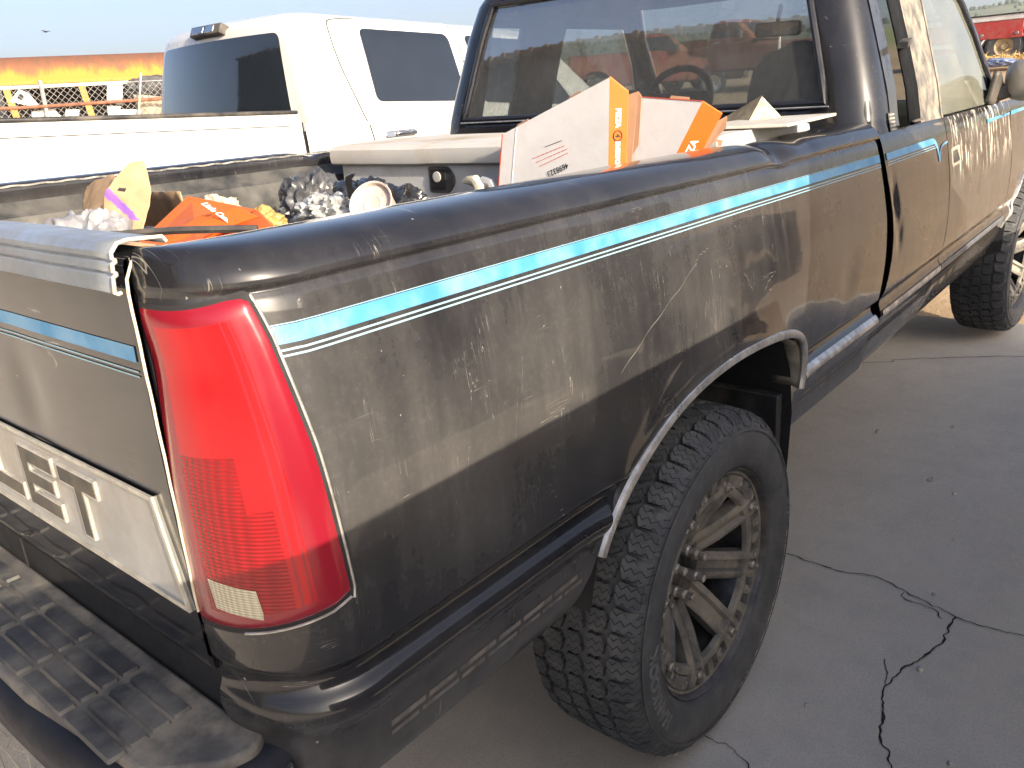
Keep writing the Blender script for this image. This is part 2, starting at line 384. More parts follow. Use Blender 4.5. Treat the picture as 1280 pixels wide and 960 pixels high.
cracks = [
 ([(0.74, 1.975), (0.88, 1.959), (0.98, 1.956), (1.082, 1.985), (1.175, 1.951), (1.261, 1.923), (1.331, 1.899), (1.394, 1.892), (1.453, 1.9), (1.5, 1.911), (1.8, 1.93), (2.4, 1.9)], .0035),
 ([(1.327, 1.896), (1.321, 1.832), (1.329, 1.771), (1.305, 1.661), (1.287, 1.616), (1.267, 1.543), (1.26, 1.481), (1.27, 1.415), (1.286, 1.374), (1.291, 1.327), (1.311, 1.277), (1.339, 1.236), (1.36, 1.12), (1.33, .8), (1.4, .4)], .0045),
 ([(1.226, 1.594), (1.24, 1.54), (1.26, 1.481)], .003), ([(0.95, 1.055), (0.973, 1.051), (1.012, 1.057), (1.046, 1.05), (1.088, 1.025), (1.15, .95)], .0022),
 ([(-.6, 3.3), (0.446, 3.95), (0.557, 4.057), (0.829, 4.236), (1.135, 4.389), (1.9, 4.7)], .004), ([(1.177, 1.942), (1.19, 1.91), (1.266, 1.902), (1.297, 1.862)], .003)]
for pts, w in cracks:
    P = catmull(pts, 9); L = []; Rr = []
    for i, p in enumerate(P):
        a = Vector(P[max(i-1, 0)]); b = Vector(P[min(i+1, len(P)-1)]); t = (b-a).normalized(); n = Vector((-t.y, t.x))
        c = Vector(p)+n*noise.noise(Vector((p[0]*45, p[1]*45, w*900)))*.011
        ww = w*(.35+1.0*abs(noise.noise(Vector((p[0]*23, p[1]*23, 4)))))*(.25 if i in (0, len(P)-1) else 1)
        L.append(c+n*ww); Rr.append(c-n*ww)
    m = MB(); m.V = [Vector((q.x, q.y, hgt(q.x, q.y)+.004)) for q in L+Rr]; n = len(P)
    m.F = [[i, i+1, n+i+1, n+i] for i in range(n-1)]; m.build('crack', CRK, pad, smooth=False)
PEB = mat('pale_pebble', (.42, .40, .37), .9, var=.4, scale=40)
for i, (x, y, s) in enumerate([(.93, .97, .009), (1.25, 1.98, .006), (1.05, 2.75, .011), (1.15, 2.68, .008), (1.45, 1.3, .006), (1.31, 1.6, .008), (1.6, 2.3, .005), (1.12, 1.3, .006), (1.22, 2.35, .005), (.75, 3.1, .01), (1.0, 3.3, .008), (1.55, 3.4, .012)]):
    m = MB().lathe([(-s, .001), (-s*.6, s*.8), (0, s), (s*.6, s*.75), (s, .001)], 8); m.V = [v+noise.noise_vector(v*300)*s*.35+Vector((x, y, s*.6+hgt(x, y))) for v in m.V]
    m.build('pebble', PEB, label='small pale stone lying loose on the cracked concrete', cat='stone', group='loose stones on the concrete')

# ================================================================== the black pickup
BT = empty('black_pickup', label='dusty black extended cab pickup with blue pinstripes and red tail light', cat='pickup truck')
X0 = .970
PROF = [(.800, 1.322), (.800, 1.352), (.806, 1.366), (.824, 1.372), (.860, 1.373), (.893, 1.369), (.916, 1.360), (.930, 1.347), (.936, 1.336), (.936, 1.329), (.930, 1.3245), (.926, 1.3205), (.928, 1.316), (.932, 1.307), (.938, 1.28),
        (.9465, 1.24), (.958, 1.17), (.9665, 1.10), (.970, 1.03), (.971, .96), (.969, .90), (.966, .857), (.963, .846), (.954, .837), (.946, .829), (.945, .818), (.951, .806), (.963, .793), (.969, .780), (.965, .764), (.955, .748), (.949, .735),
        (.945, .70), (.939, .66), (.930, .628), (.915, .612), (.89, .607)]
PR = catmull(PROF, 5)
IZ = [i for i in range(len(PR)) if PR[i][1] < 1.373 and i > 35]   # outer, descending part
oz = [PR[i][1] for i in IZ][::-1]; ox = [PR[i][0] for i in IZ][::-1]
def px_at(z): return interp(z, oz, ox)
def bedpt(col, px, pz):
    if col[0] == 's':
        y = col[1]; x = px; z = pz
        top = sstep(1.30, 1.36, pz)
        z -= .016*gauss(y, 1.46, .05)*top+.006*gauss(y, 1.6, .09)*top; x -= .012*gauss(y, 1.44, .06)*sstep(1.31, 1.34, pz)
        x += -.004*gauss(y, 1.86, .05)*gauss(pz, .98, .06)-.0035*gauss(y, .5, .05)*gauss(pz, 1.16, .03)-.004*gauss(y, 1.25, .16)*gauss(pz, 1.14, .12)
        # flared lip round the wheel opening
        e = ((y-1.1)/.50)**2+((max(pz, .5)-.62)/.37)**2
        x += .010*math.exp(-max(0, e-1)*7)*(1 if pz < 1.2 else 0)*sstep(.72, .8, pz)
        y += .045*sstep(1.75, 2.15, y)*(gauss(pz, 1.0, .22)-.15)
        return Vector((x, y, z))
    th = col[1]; c = max(0, math.cos(th))**.93; s = max(0, math.sin(th))**.93
    a = max(px-.80, .010); b = max(.14-(.45-.30*sstep(1.22, 1.30, pz))*(X0-px), .03)
    return Vector((.80+a*c, .12-b*s, pz))
def arch_in(y):                                          # lower edge of the bed side
    ys = [.50, .56, .60, .630, .650, .662, .675, .70, .74, .80, .88, .98, 1.11, 1.24, 1.36, 1.44, 1.49, 1.52, 1.535, 1.543, 1.549, 1.556, 1.57]
    zs = [.60, .617, .640, .675, .715, .742, .772, .806, .842, .878, .911, .936, .947, .945, .935, .920, .900, .872, .84, .79, .745, .69, .60]
    return interp(y, ys, zs)
cols = [('c', rad(90-90*i/26)) for i in range(27)]
yy = ring(.13, .48, 18)+ring(.50, .72, 50)+ring(.74, 1.40, 40)+ring(1.41, 1.60, 80)+ring(1.62, 2.150, 36)
cols += [('s', y) for y in yy]
def bedside(sign, name, mt):
    V = []; idx = {}; F = []; n = len(PR)
    for j, c in enumerate(cols):
        ze = arch_in(c[1]) if c[0] == 's' else 0
        ends = None
        for i, (px, pz) in enumerate(PR):
            low = i > 40 and pz < ze
            if low: px, pz = px_at(ze), ze
            p = bedpt(c, px, pz); idx[j, i] = (len(V), low); V.append(Vector((p.x*sign, p.y, p.z)))
    for j in range(len(cols)-1):
        for i in range(n-1):
            q = [idx[j, i], idx[j+1, i], idx[j+1, i+1], idx[j, i+1]]
            if all(k[1] for k in q): continue
            q = [k[0] for k in q]; F.append(q if sign < 0 else q[::-1])
    return obj(name, V, F, mt, BT, angle=50)
bs = bedside(1, 'bedside', BLK); bl = bedside(-1, 'bedside', BLK)
# pinstripes on the bed side
def stripe(z0, z1, y0, y1, par, fn=None, mt=BLUE, off=.0012):
    n = int((y1-y0)/.03)+1
    def g(u, v):
        y = y0+(y1-y0)*u; z = z0+(z1-z0)*v
        if fn: return fn(y, z)+Vector((off+.0012, 0, 0))
        if y < .12:
            b = .14-(.45-.30*sstep(1.22, 1.30, z))*(X0-px_at(z)); return bedpt(('c', math.asin(((.12-y)/b)**1.0753)), px_at(z)+off*1.3, z)
        return bedpt(('s', y), px_at(z), z)+Vector((off, 0, 0))
    return MB().grid(g, n, 6).build('pinstripe', mt, par)
PALE = mat('pale_pinstripe', (.22, .36, .44), .4, var=.1)
stripe(1.2605, 1.2805, .0625, 2.15, bs); stripe(1.2815, 1.2826, .061, 2.15, bs, mt=PALE); stripe(1.2525, 1.2549, .0655, 2.15, bs, mt=PALE); stripe(1.2462, 1.2486, .0665, 2.15, bs, mt=PALE)
SCR = mat('scratch_primer', (.20, .19, .175), .7, var=.3)
for (ya, za, yb, zb, w_) in ((.70, 1.045, .995, 1.185, .0009), (.99, 1.18, 1.05, 1.205, .0006), (1.30, 1.06, 1.36, 1.10, .0008), (.43, 1.06, .45, 1.15, .0007), (1.20, 1.12, 1.24, 1.08, .0007), (1.33, 1.16, 1.335, 1.12, .001), (1.37, 1.155, 1.372, 1.115, .0009), (.30, .99, .315, 1.06, .0008), (.41, 1.02, .43, 1.11, .0008)):
    MB().grid(lambda u, v: (lambda y, z: bedpt(('s', y), px_at(z), z)+Vector((.0009, 0, 0)))(ya+(yb-ya)*u, za+(zb-za)*u+.004*math.sin(u*5)+.0015*math.sin(u*23)+w_*(.25+.45*abs(math.sin(u*11)))*(2*v-1)), 24, 1).build('scratch', SCR, bs)
# scuffed remains of a removed moulding on the lower bed side
SCUF = mat('adhesive_residue', (.10, .098, .10), .7, var=.5, scale=30, dirt=(.26, .22, .17), damt=.6, dscale=20)
for z0, z1 in ((.692, .702), (.676, .684)):
    y = .14
    while y < .57:
        L = random.uniform(.05, .10); stripe(z0, z1, y, min(y+L, .6), bs, mt=SCUF, off=.0008); y += L+.008
for z0, z1 in ((.703, .712), (.685, .694)):
    y = 1.60
    while y < 2.1:
        L = random.uniform(.05, .09); stripe(z0, z1, y, min(y+L, 2.14), bs, mt=SCUF, off=.0008); y += L+.008
# bright strip on the ridge ahead of the wheel
stripe(.776, .800, 1.565, 2.16, bs, mt=TRIM, off=.003)
# wheel opening trim
TP = [(.618, .728), (.640, .768), (.672, .808), (.713, .845), (.78, .886), (.873, .925), (.98, .950), (1.109, .962), (1.24, .961), (1.36, .951), (1.45, .936), (1.505, .916), (1.538, .885), (1.553, .845), (1.558, .80), (1.557, .755)]
for sg in (1, -1):
    P = catmull(TP, 6); m = MB(); sec = [(0, 0), (.003, .007), (.012, .0095), (.019, .007), (.021, 0), (.012, -.02)]
    for i, (y, z) in enumerate(P):
        a = Vector(P[max(i-1, 0)]); b = Vector(P[min(i+1, len(P)-1)]); t = (b-a).normalized(); n = Vector((t.y, -t.x))   # towards the opening
        for w, h in sec:
            q = Vector((y, z))+n*w; m.V.append(Vector((sg*(interp(z, [.70, .78, .86, .97], [.966, .972, .977, .978])+h-.001), q.x, q.y)))
    k = len(sec)
    m.F = [[i*k+j, i*k+(j+1) % k, (i+1)*k+(j+1) % k, (i+1)*k+j] for i in range(len(P)-1) for j in range(k)]+[list(range(k)), [(len(P)-1)*k+j for j in range(k)]]
    m.build('wheel_arch_trim', TRIM, BT)
    # wheel housing
    m = MB(); A = [(.62, .60), (.66, .74), (.72, .85), (.83, .93), (.98, .965), (1.11, .972), (1.24, .965), (1.38, .94), (1.48, .89), (1.535, .80), (1.56, .68), (1.545, .52)]
    m.grid(lambda u, v: (sg*(.945-.5*v), interp(u*11, range(12), [a[0] for a in A]), interp(u*11, range(12), [a[1] for a in A])), 33, 6)
    m.box(*sorted((sg*.44, sg*.43)), .6, 1.6, .5, .98)
    m.build('wheel_housing', DARK, BT)
LIP = mat('dusty_arch_lip', (.12, .11, .095), .7, var=.3, scale=20, dirt=(.36, .31, .24), damt=.7)
for sg in (1, -1):
    Al = [(1.36, .930), (1.44, .916), (1.495, .893), (1.528, .860), (1.540, .81), (1.545, .76)]
    MB().grid(lambda u, v: (sg*(.968-.075*v), interp(u*5, range(6), [a[0] for a in Al]), interp(u*5, range(6), [a[1] for a in Al])), 15, 3).build('arch_lip', LIP, BT, solid=.004)
# front splash guard in the wheel well, axle, frame rail, spring
for sg in (1, -1): MB().box(*sorted((sg*.60, sg*.93)), 1.50, 1.53, .50, .74).build('splash_guard', BLACKP, BT, bevel=.004)
m = MB().tube([(-.72, 1.1, .41), (.72, 1.1, .41)], .045, 14).lathe([(-.1, .0), (-.1, .12), (0, .17), (.1, .12), (.1, 0)], 20, Matrix.Translation((0, 1.1, .41)))
m.build('rear_axle', DARK, BT)
for sg in (1, -1):
    m = MB().box(sg*.44-.03, sg*.44+.03, -.05, 5.1, .56, .70); m.build('frame_rail', DARK, BT)
    m = MB().bar((sg*.52, .45, .55), (sg*.52, 1.1, .47), .06, .035).bar((sg*.52, 1.1, .47), (sg*.52, 1.8, .56), .06, .035); m.build('leaf_spring', DARK, BT)
    m = MB().tube([(sg*.58, 1.18, .45), (sg*.55, 1.40, .90)], .027, 10); m.build('shock_absorber', mat('faded_shock', (.35, .33, .27), .5), BT)
# tail lamps
def lamp_pt(sg, u, z, off):
    px = px_at(z)+off; yedge = interp(z, [.91, .945, 1.14, 1.27, 1.33], [.076, .088, .074, .058, .046])
    b = max(.14-(.45-.30*sstep(1.22, 1.30, z))*(X0-px), .03); s = max(0, min(1, (.12-yedge)/b)); te = math.asin(s**1.0753); th = rad(90)+(te-rad(90))*u
    p = bedpt(('c', th), px, z); return Vector((sg*p.x, p.y, p.z))
def zrange(u):                                           # lower and upper edge of the lens
    return .905+.035*u**1.5+.006*sstep(.9, 1, u), 1.309+.012*u-.006*math.sin(u*math.pi)-.006*sstep(.95, 1, u)
for sg in (1, -1):
    hz = MB()
    def lg(u, v, grow=0, o=.006):
        a, b = zrange(u); z = a-grow+(b-a+2*grow)*v; e = min(v*.4, (1-v)*.4, u*.16+.003, (1-u)*.16+.003)
        return lamp_pt(sg, u, z, o*min(1, e/.014)**.5+0.006*math.sin(math.pi*u)*min(1, e/.014)**.5)
    def lg2(u, v):
        p = lg(min(1, max(0, u)), v, .006, .0015); return p
    g = MB().grid(lambda u, v: lamp_pt(sg, u*1.05 if u*1.05 <= 1.05 else 1, zrange(min(u, 1))[0]-.006+(zrange(u)[1]-zrange(u)[0]+.011)*v, .0018), 40, 30)
    lamp = g.build('tail_light', DARK, BT)
    setp(lamp, label='red wrap around tail light with pale reverse lens')
    nu, nv = 64, 80; m = MB().grid(lg, nu, nv); fm = []
    for j in range(nv):
        for i in range(nu):
            u = (i+.5)/nu; v = (j+.5)/nv
            if u < .13 or u > .78 or v > .955 or v < .06: k = 2
            elif v > .57 or (u > .5 and v > .40) or u > .66: k = 0
            else: k = 1
            if .745 < u < .765 or .685 < u < .70: k = 2
            fm.append(k)
    m.build('red_lens', [RED1, RED2, RED3], lamp, fm=fm, angle=60)
    m = MB().grid(lambda u, v: lamp_pt(sg, .15+.30*u+.02*(1-v), .938+.040*v-.004*u, 0.0072+.006*math.sin(math.pi*(.15+.30*u))), 14, 8); m.build('reverse_lens', CLEAR, lamp)
    # slim bright bead beside the lamp
    m = MB().tube([lamp_pt(sg, 1.0, z, .004)+Vector((0, .006, 0)) for z in [1.318-.38*i/24 for i in range(25)]]+[lamp_pt(sg, 1-.05*i, zrange(1-.05*i)[0]-.005, .004) for i in range(14)], .0019, 6); m.build('lamp_bead', TRIM if sg > 0 else DARK, lamp)
# bed box
m = MB().box(-.77, .77, .03, 2.12, .845, .868)
for i in range(9): m.box(-.72+.16*i, -.64+.16*i, .04, 2.1, .868, .876)
m.build('bed_floor', LINER, BT, bevel=.004)
for sg in (1, -1):
    def wl(u, v):
        y = .04+2.08*u; z = .868+.455*v; x = .795-.055*sstep(1, .9, v)-.012*(abs((y % .35)-.17) < .06)*(v < .85)
        return (sg*x, y, z)
    MB().grid(wl, 120, 24).build('bed_wall', LINER, BT)
    m = MB().box(sg*.60-.16, sg*.60+.16, .72, 1.48, .86, 1.06); m.build('inner_wheel_tub', LINER, BT, bevel=.05, seg=4)
MB().box(-.8, .8, 2.10, 2.135, .845, 1.35).build('bed_bulkhead', BLK, BT, bevel=.01)
WORN = mat('worn_rail_edge', (.10, .10, .095), .6, var=.5, scale=60, dirt=(.45, .43, .38), damt=.6, dscale=35)
MB().grid(lambda u, v: (-.800+.0015-.0 if v > 2 else -.7985, .06+2.05*u, 1.366-.005*v+.0012*math.sin(u*170)), 140, 1).build('worn_rail_lip', WORN, BT)
# tailgate
def tg(u, v):                                            # rear skin
    x = -.795+1.59*u; z = .815+.555*v; y = -.020-.004*math.sin(v*math.pi)
    y += .004*gauss(x, .42, .05)*gauss(z, 1.15, .07)
    y += .03*sstep(.975, 1, v)**2+.006*sstep(.03, 0, v)
    return (x, y, z)
m = MB().grid(tg, 120, 60)
m.box(-.794, .794, .012, .035, .82, 1.366)
m.grid(lambda u, v: (-.795+1.59*u, .010+.03*v, 1.370-.004*v), 4, 2)
m.box(.789, .7945, -.012, .03, .82, 1.362).box(-.7945, -.789, -.012, .03, .82, 1.362)
gate = m.build('tailgate', BLKT, BT)
def ts(y, z): return Vector((y, 0, z))
def tstripe(z0, z1, mt):
    MB().grid(lambda u, v: (-.79+1.575*u, tg(.5+(-.79+1.575*u)/1.59, (z0+(z1-z0)*v-.815)/.555)[1]-.0013, z0+(z1-z0)*v), 40, 1).build('pinstripe', mt, gate)
tstripe(1.243, 1.262, BLUE); tstripe(1.2305, 1.2325, PALE); tstripe(1.2245, 1.2265, PALE)
# ribbed guard on the tailgate top
sec = [(.034, 1.372), (.030, 1.3785), (-.010, 1.381), (-.022, 1.379), (-.030, 1.370), (-.0305, 1.364), (-.0275, 1.362), (-.0275, 1.360), (-.0315, 1.358), (-.0325, 1.350), (-.0295, 1.348), (-.0295, 1.346), (-.0335, 1.344), (-.0345, 1.336), (-.0355, 1.327), (-.032, 1.325), (-.028, 1.326)]
m = MB(); n = 30
for i in range(n+1):
    x = -.79+1.587*i/n
    for y, z in sec: m.V.append(Vector((x, y+.0015*noise.noise(Vector((x*6, z*30, 0))), z+.0015*noise.noise(Vector((x*5, 1, 0))))))
k = len(sec); m.F = [[i*k+j, i*k+j+1, (i+1)*k+j+1, (i+1)*k+j] for i in range(n) for j in range(k-1)]
ALU = mat('blue_grey_alloy_guard', (.33, .37, .42), .36, .6, var=.12, scale=9, dirt=(.28, .26, .23), damt=.5, dscale=8)
m.build('top_guard', ALU, gate, solid=.002, angle=25)
MB().tube([(.7975, y-.001, z+.001) for y, z in sec[::-1]], .0021, 6).build('guard_edge', CREAM, gate)
# sealant bead down the gap between tailgate and bed side
MB().tube([(.800, .05, 1.366), (.800, .015, 1.366), (.7995, -.012, 1.358), (.799, -.021, 1.34)]+[(.7990-.0006*math.sin(i*1.7), -.0225, 1.325-.0195*i) for i in range(22)], .0018, 6).build('gap_seal', CREAM, BT)
m = MB().box(.794, .802, -.008, .03, .62, 1.36).box(-.802, -.794, -.008, .03, .62, 1.36).box(-.8, .8, 0, .04, .70, .815); m.build('gap_filler', DARK, BT)
MB().box(.7985, .808, -.012, .06, 1.30, 1.360).build('corner_cap', BLK, BT, bevel=.003)
m = MB().tube([(.80, -.004, 1.35), (.80, -.004, .82)], .004, 6); m.build('gap_shadow_strip', DARK, BT)
# name plate with raised letters
def tm(u, v, d): return Vector((u, -.0255-d, v))
PL = [(-.80+.005, .915), (.793, .915), (.757, 1.067), (-.757, 1.067)]
m = MB().prism(PL, tm, -.004, .002); plate = m.build('name_plate', PLATE, gate)
b = [(u, v) for u, v in PL]; V, F = extrude_poly([b, inset(b, .0065)], tm, -.002, .0055); obj('plate_rim', V, F, mat('pale_plate_rim', (.50, .485, .43), .4, .5, var=.2, scale=30), plate, angle=30)
st = .030; HH = .105; WW = .122
def L_(p): return [p]
GL = {
 'L': ([(0, 0), (WW, 0), (WW, st), (st, st), (st, HH), (0, HH)], None),
 'E': ([(0, 0), (WW, 0), (WW, st), (st, st), (st, .039), (WW*.93, .039), (WW*.93, .066), (st, .066), (st, HH-st), (WW, HH-st), (WW, HH), (0, HH)], None),
 'T': ([(.047, 0), (.047+st, 0), (.047+st, HH-st), (WW, HH-st), (WW, HH), (0, HH), (0, HH-st), (.047, HH-st)], None),
 'C': ([(0, .012), (.012, 0), (WW, 0), (WW, st), (st, st), (st, HH-st), (WW, HH-st), (WW, HH), (.012, HH), (0, HH-.012)], None),
 'H': ([(0, 0), (st, 0), (st, .039), (WW-st, .039), (WW-st, 0), (WW, 0), (WW, HH), (WW-st, HH), (WW-st, .066), (st, .066), (st, HH), (0, HH)], None),
 'V': ([(.046, 0), (WW-.046, 0), (WW, HH), (WW-.031, HH), (WW/2, .036), (.031, HH), (0, HH)], None),
 'R': ([(0, 0), (st, 0), (st, .034), (.05, .034), (WW-.034, 0), (WW, 0), (WW-.032, .036), (WW, .046), (WW, HH-.01), (WW-.01, HH), (0, HH)], [(st, .060), (WW-st, .060), (WW-st, HH-st), (st, HH-st)]),
 'O': ([(0, .012), (.012, 0), (WW-.012, 0), (WW, .012), (WW, HH-.012), (WW-.012, HH), (.012, HH), (0, HH-.012)], [(st, st), (WW-st, st), (WW-st, HH-st), (st, HH-st)])}
SILV = mat('pale_letter_edge', (.52, .50, .46), .38, .55, var=.2, scale=40)
for i, ch in enumerate('CHEVROLET'):
    x0 = .471-.1425*(8-i); P, H = GL[ch]
    loc = lambda Q: [(x0+u+.10*(HH-v)*.12, .9405+v) for u, v in Q]
    loops = [loc(P)]+([loc(H)] if H else [])
    V, F = extrude_poly(loops, tm, .001, .0065); lt = obj('letter', V, F, SILV, plate, angle=30)
    loops = [inset(loc(P), .0038)]+([inset(loc(H), -.0038)] if H else [])
    V, F = extrude_poly(loops, tm, .005, .0072); obj('letter_fill', V, F, LTR, plate, angle=30)
# rear bumper
BZ = .740
m = MB()
plan = [(-.88, .02), (-.885, -.03), (-.86, -.09), (-.79, -.135), (-.5, -.165), (0, -.17), (.5, -.165), (.79, -.135), (.86, -.09), (.885, -.03), (.88, .02)]
secb = [(-.05, BZ-.016), (-.01, BZ-.016), (.0, BZ-.020), (.010, BZ-.032), (.012, BZ-.06), (.004, BZ-.10), (-.012, BZ-.16), (-.04, BZ-.20), (-.07, BZ-.205)]
PB = catmull(plan, 6)
for i, (x, y) in enumerate(PB):
    a = Vector(PB[max(i-1, 0)]); b = Vector(PB[min(i+1, len(PB)-1)]); t = (b-a).normalized(); n = Vector((t.y, -t.x))
    for o, z in secb: m.V.append(Vector((x+n.x*o, y+n.y*o, z)))
k = len(secb); m.F = [[i*k+j, i*k+j+1, (i+1)*k+j+1, (i+1)*k+j] for i in range(len(PB)-1) for j in range(k-1)]
bump_ = m.build('rear_bumper', mat('scuffed_dark_bumper', (.014, .017, .028), .6, .0, var=.3, dirt=(.05, .05, .05), damt=.3, spec=.2), BT, solid=.003)
ENDP = [(-.855, -.004), (.79, -.004), (.80, .010), (.846, .016), (.872, -.020), (.862, -.060), (.79, -.130), (.5, -.160), (0, -.165), (-.5, -.160), (-.79, -.130), (-.862, -.060)]
tp = rpoly(ENDP, .012, 3)
m = MB().prism(tp, lambda u, v, d: Vector((u, v, BZ+d)), -.030, -.001); padb = m.build('step_pad', mat('dusty_step_base', (.085, .082, .08), .75, var=.25, scale=14, dirt=(.30, .27, .22), damt=.7, dscale=10), bump_, bevel=.006, seg=3)
for a_ in range(12):
    for b_ in range(4):
        x0 = -.86+.1465*a_+.002*b_+.0; x1 = x0+.132; y1 = -.030-.0315*b_; y0 = y1-.0265
        if abs(x1) > .80 and b_ > 2 or x0 < -.83 or x1 > .85 or (x1 > .76 and b_ > 2): continue
        q = rpoly([(x0, y0), (x1, y0), (x1, y1), (x0, y1)], .004, 2); q2 = inset(q, .0026); n = len(q)
        V = [(u, v, BZ-.0015) for u, v in q]+[(u, v, BZ+.0042) for u, v in q2]
        obj('tread_tile', V, [list(range(n, 2*n))]+[[i, (i+1) % n, n+(i+1) % n, n+i] for i in range(n)], PAD, padb, angle=50)
MB().prism(rpoly([(.80, -.128), (.89, -.075), (.915, -.03), (.905, .012), (.84, .0), (.79, -.06)], .01, 3), lambda u, v, d: Vector((u, v, BZ+d)), -.075, -.034).build('bumper_end_cap', CHROME, bump_, bevel=.006)
MB().box(-.1, .1, -.003, .03, BZ-.05, .80).build('bumper_bracket', DARK, bump_)
# cut-out hole on the bumper step
MB().lathe([(0, .0), (0, .014), (.003, .016), (.004, .013)], 16, Matrix.Translation((.0, -.075, BZ+.004)) @ Matrix.Rotation(-math.pi/2, 4, 'Y')).build('hitch_hole', DARK, bump_)

# ------------------------------------------------------------------ wheels of the black pickup
R_ = .410
tyre_prof = [(-.112, .273), (-.125, .279), (-.133, .29), (-.139, .31), (-.1415, .335), (-.138, .36), (-.130, .380), (-.118, .392), (-.10, .397), (-.06, .400), (0, .401), (.06, .400), (.10, .397), (.118, .392), (.130, .380), (.138, .36), (.1415, .335), (.139, .31), (.133, .29), (.125, .279), (.112, .273)]
tpx = [a[0] for a in tyre_prof[3:-3]]; tpr = [a[1] for a in tyre_prof[3:-3]]
def tyre_mesh():
    m = MB().lathe(catmull(tyre_prof, 3), 120)
    m.lathe([(.1385, .371), (.1405, .369), (.1408, .366), (.1388, .364)], 120); m.lathe([(.1335, .2955), (.1355, .294), (.1338, .291)], 120)
    return m.build('tyre', TYRE, None)
def tread_mesh():
    m = MB(); N = 48; rnd = random.Random(4)
    def block(poly, h0=.010, taper=.90):
        cx = sum(p[0] for p in poly)/len(poly); cy = sum(p[1] for p in poly)/len(poly); n = len(poly); V = []
        for k, (sc, hh) in enumerate(((1.0, -.004), (taper, h0))):
            for a, x in poly:
                aa = cx+(a-cx)*sc; xx = cy+(x-cy)*sc; xx = max(-.136, min(.136, xx)); r = interp(xx, tpx, tpr)+hh-(.004 if abs(xx) > .118 and k else 0)
                V.append(Vector((xx, r*math.cos(aa), r*math.sin(aa))))
        m.add(V, [list(range(n, 2*n))[::1]]+[[i, (i+1) % n, n+(i+1) % n, n+i] for i in range(n)])
    st_ = 2*math.pi/N
    for i in range(N):
        a = i*st_
        for sg in (1, -1):
            o = a+(0 if sg > 0 else st_*.5); j = lambda s=.012: rnd.uniform(-s, s)*.3
            w = st_*.468; ext = .134 if i % 2 else .129
            block([(o-w, sg*.086), (o-w*.6, sg*.078), (o+w*.3, sg*.080), (o+w*.95, sg*.088), (o+w*.9, sg*.112), (o+w*.97, sg*ext), (o-w*.97, sg*ext), (o-w*.9, sg*.110)], .0105, .965)
            o2 = a+st_*(.25 if sg > 0 else .75)
            block([(o2-w*.95, sg*.034), (o2-w*.2, sg*.026), (o2+w*.8, sg*.033), (o2+w*1.02, sg*.052), (o2+w*.55, sg*.071), (o2-w*.35, sg*.074), (o2-w*1.0, sg*.064)], .0105, .955)
        o = a+st_*.5
        block([(o-w, -.016), (o-w*.25, -.021), (o+w*.8, -.016), (o+w, .006), (o+w*.6, .021), (o-w*.5, .017), (o-w*1.05, .008)], .0105, .955)
        # side biters on the sidewall
        for sg in (1, -1):
            for q in range(3):
                aa = a+(q-1)*.022; r0_, r1_ = (.374, .386) if (i+q) % 2 else (.370, .386)
                V = []
                for hh in (0, .0022):
                    for da, r in ((-.008, r0_), (.008, r0_), (.008, r1_), (-.008, r1_)):
                        x = interp(-r, [-.392, -.38, -.36, -.335], [.118, .130, .138, .1415])+hh; V.append(Vector((sg*x, r*math.cos(aa+da), r*math.sin(aa+da))))
                m.add(V, [(4, 5, 6, 7), (0, 1, 5, 4), (1, 2, 6, 5), (2, 3, 7, 6), (3, 0, 4, 7)])
    return m.build('tread', TREAD, None, angle=30)
def text_ring(txt, r, size, a0, x, dh, step):
    m = MB()
    for i, ch in enumerate(txt):
        V, F = text_mesh(ch, size, size*.03); a = a0-step*i
        er = Vector((0, math.cos(a), math.sin(a))); et = Vector((0, math.sin(a), -math.cos(a)))
        n = len(V); P = [Vector((x, 0, 0))+er*(r+v.y)+et*v.x for v in V]
        m.add(P+[p+Vector((dh, 0, 0)) for p in P], [[i_+n for i_ in q] for q in F])
        # side walls
        cnt = {}
        for q in F:
            for k in range(len(q)):
                e = (q[k], q[(k+1) % len(q)]); cnt[tuple(sorted(e))] = cnt.get(tuple(sorted(e)), 0)+1
        b0 = len(m.V)-2*n; m.F += [[b0+e[0], b0+e[1], b0+n+e[1], b0+n+e[0]] for e, c in cnt.items() if c == 1]
    return m
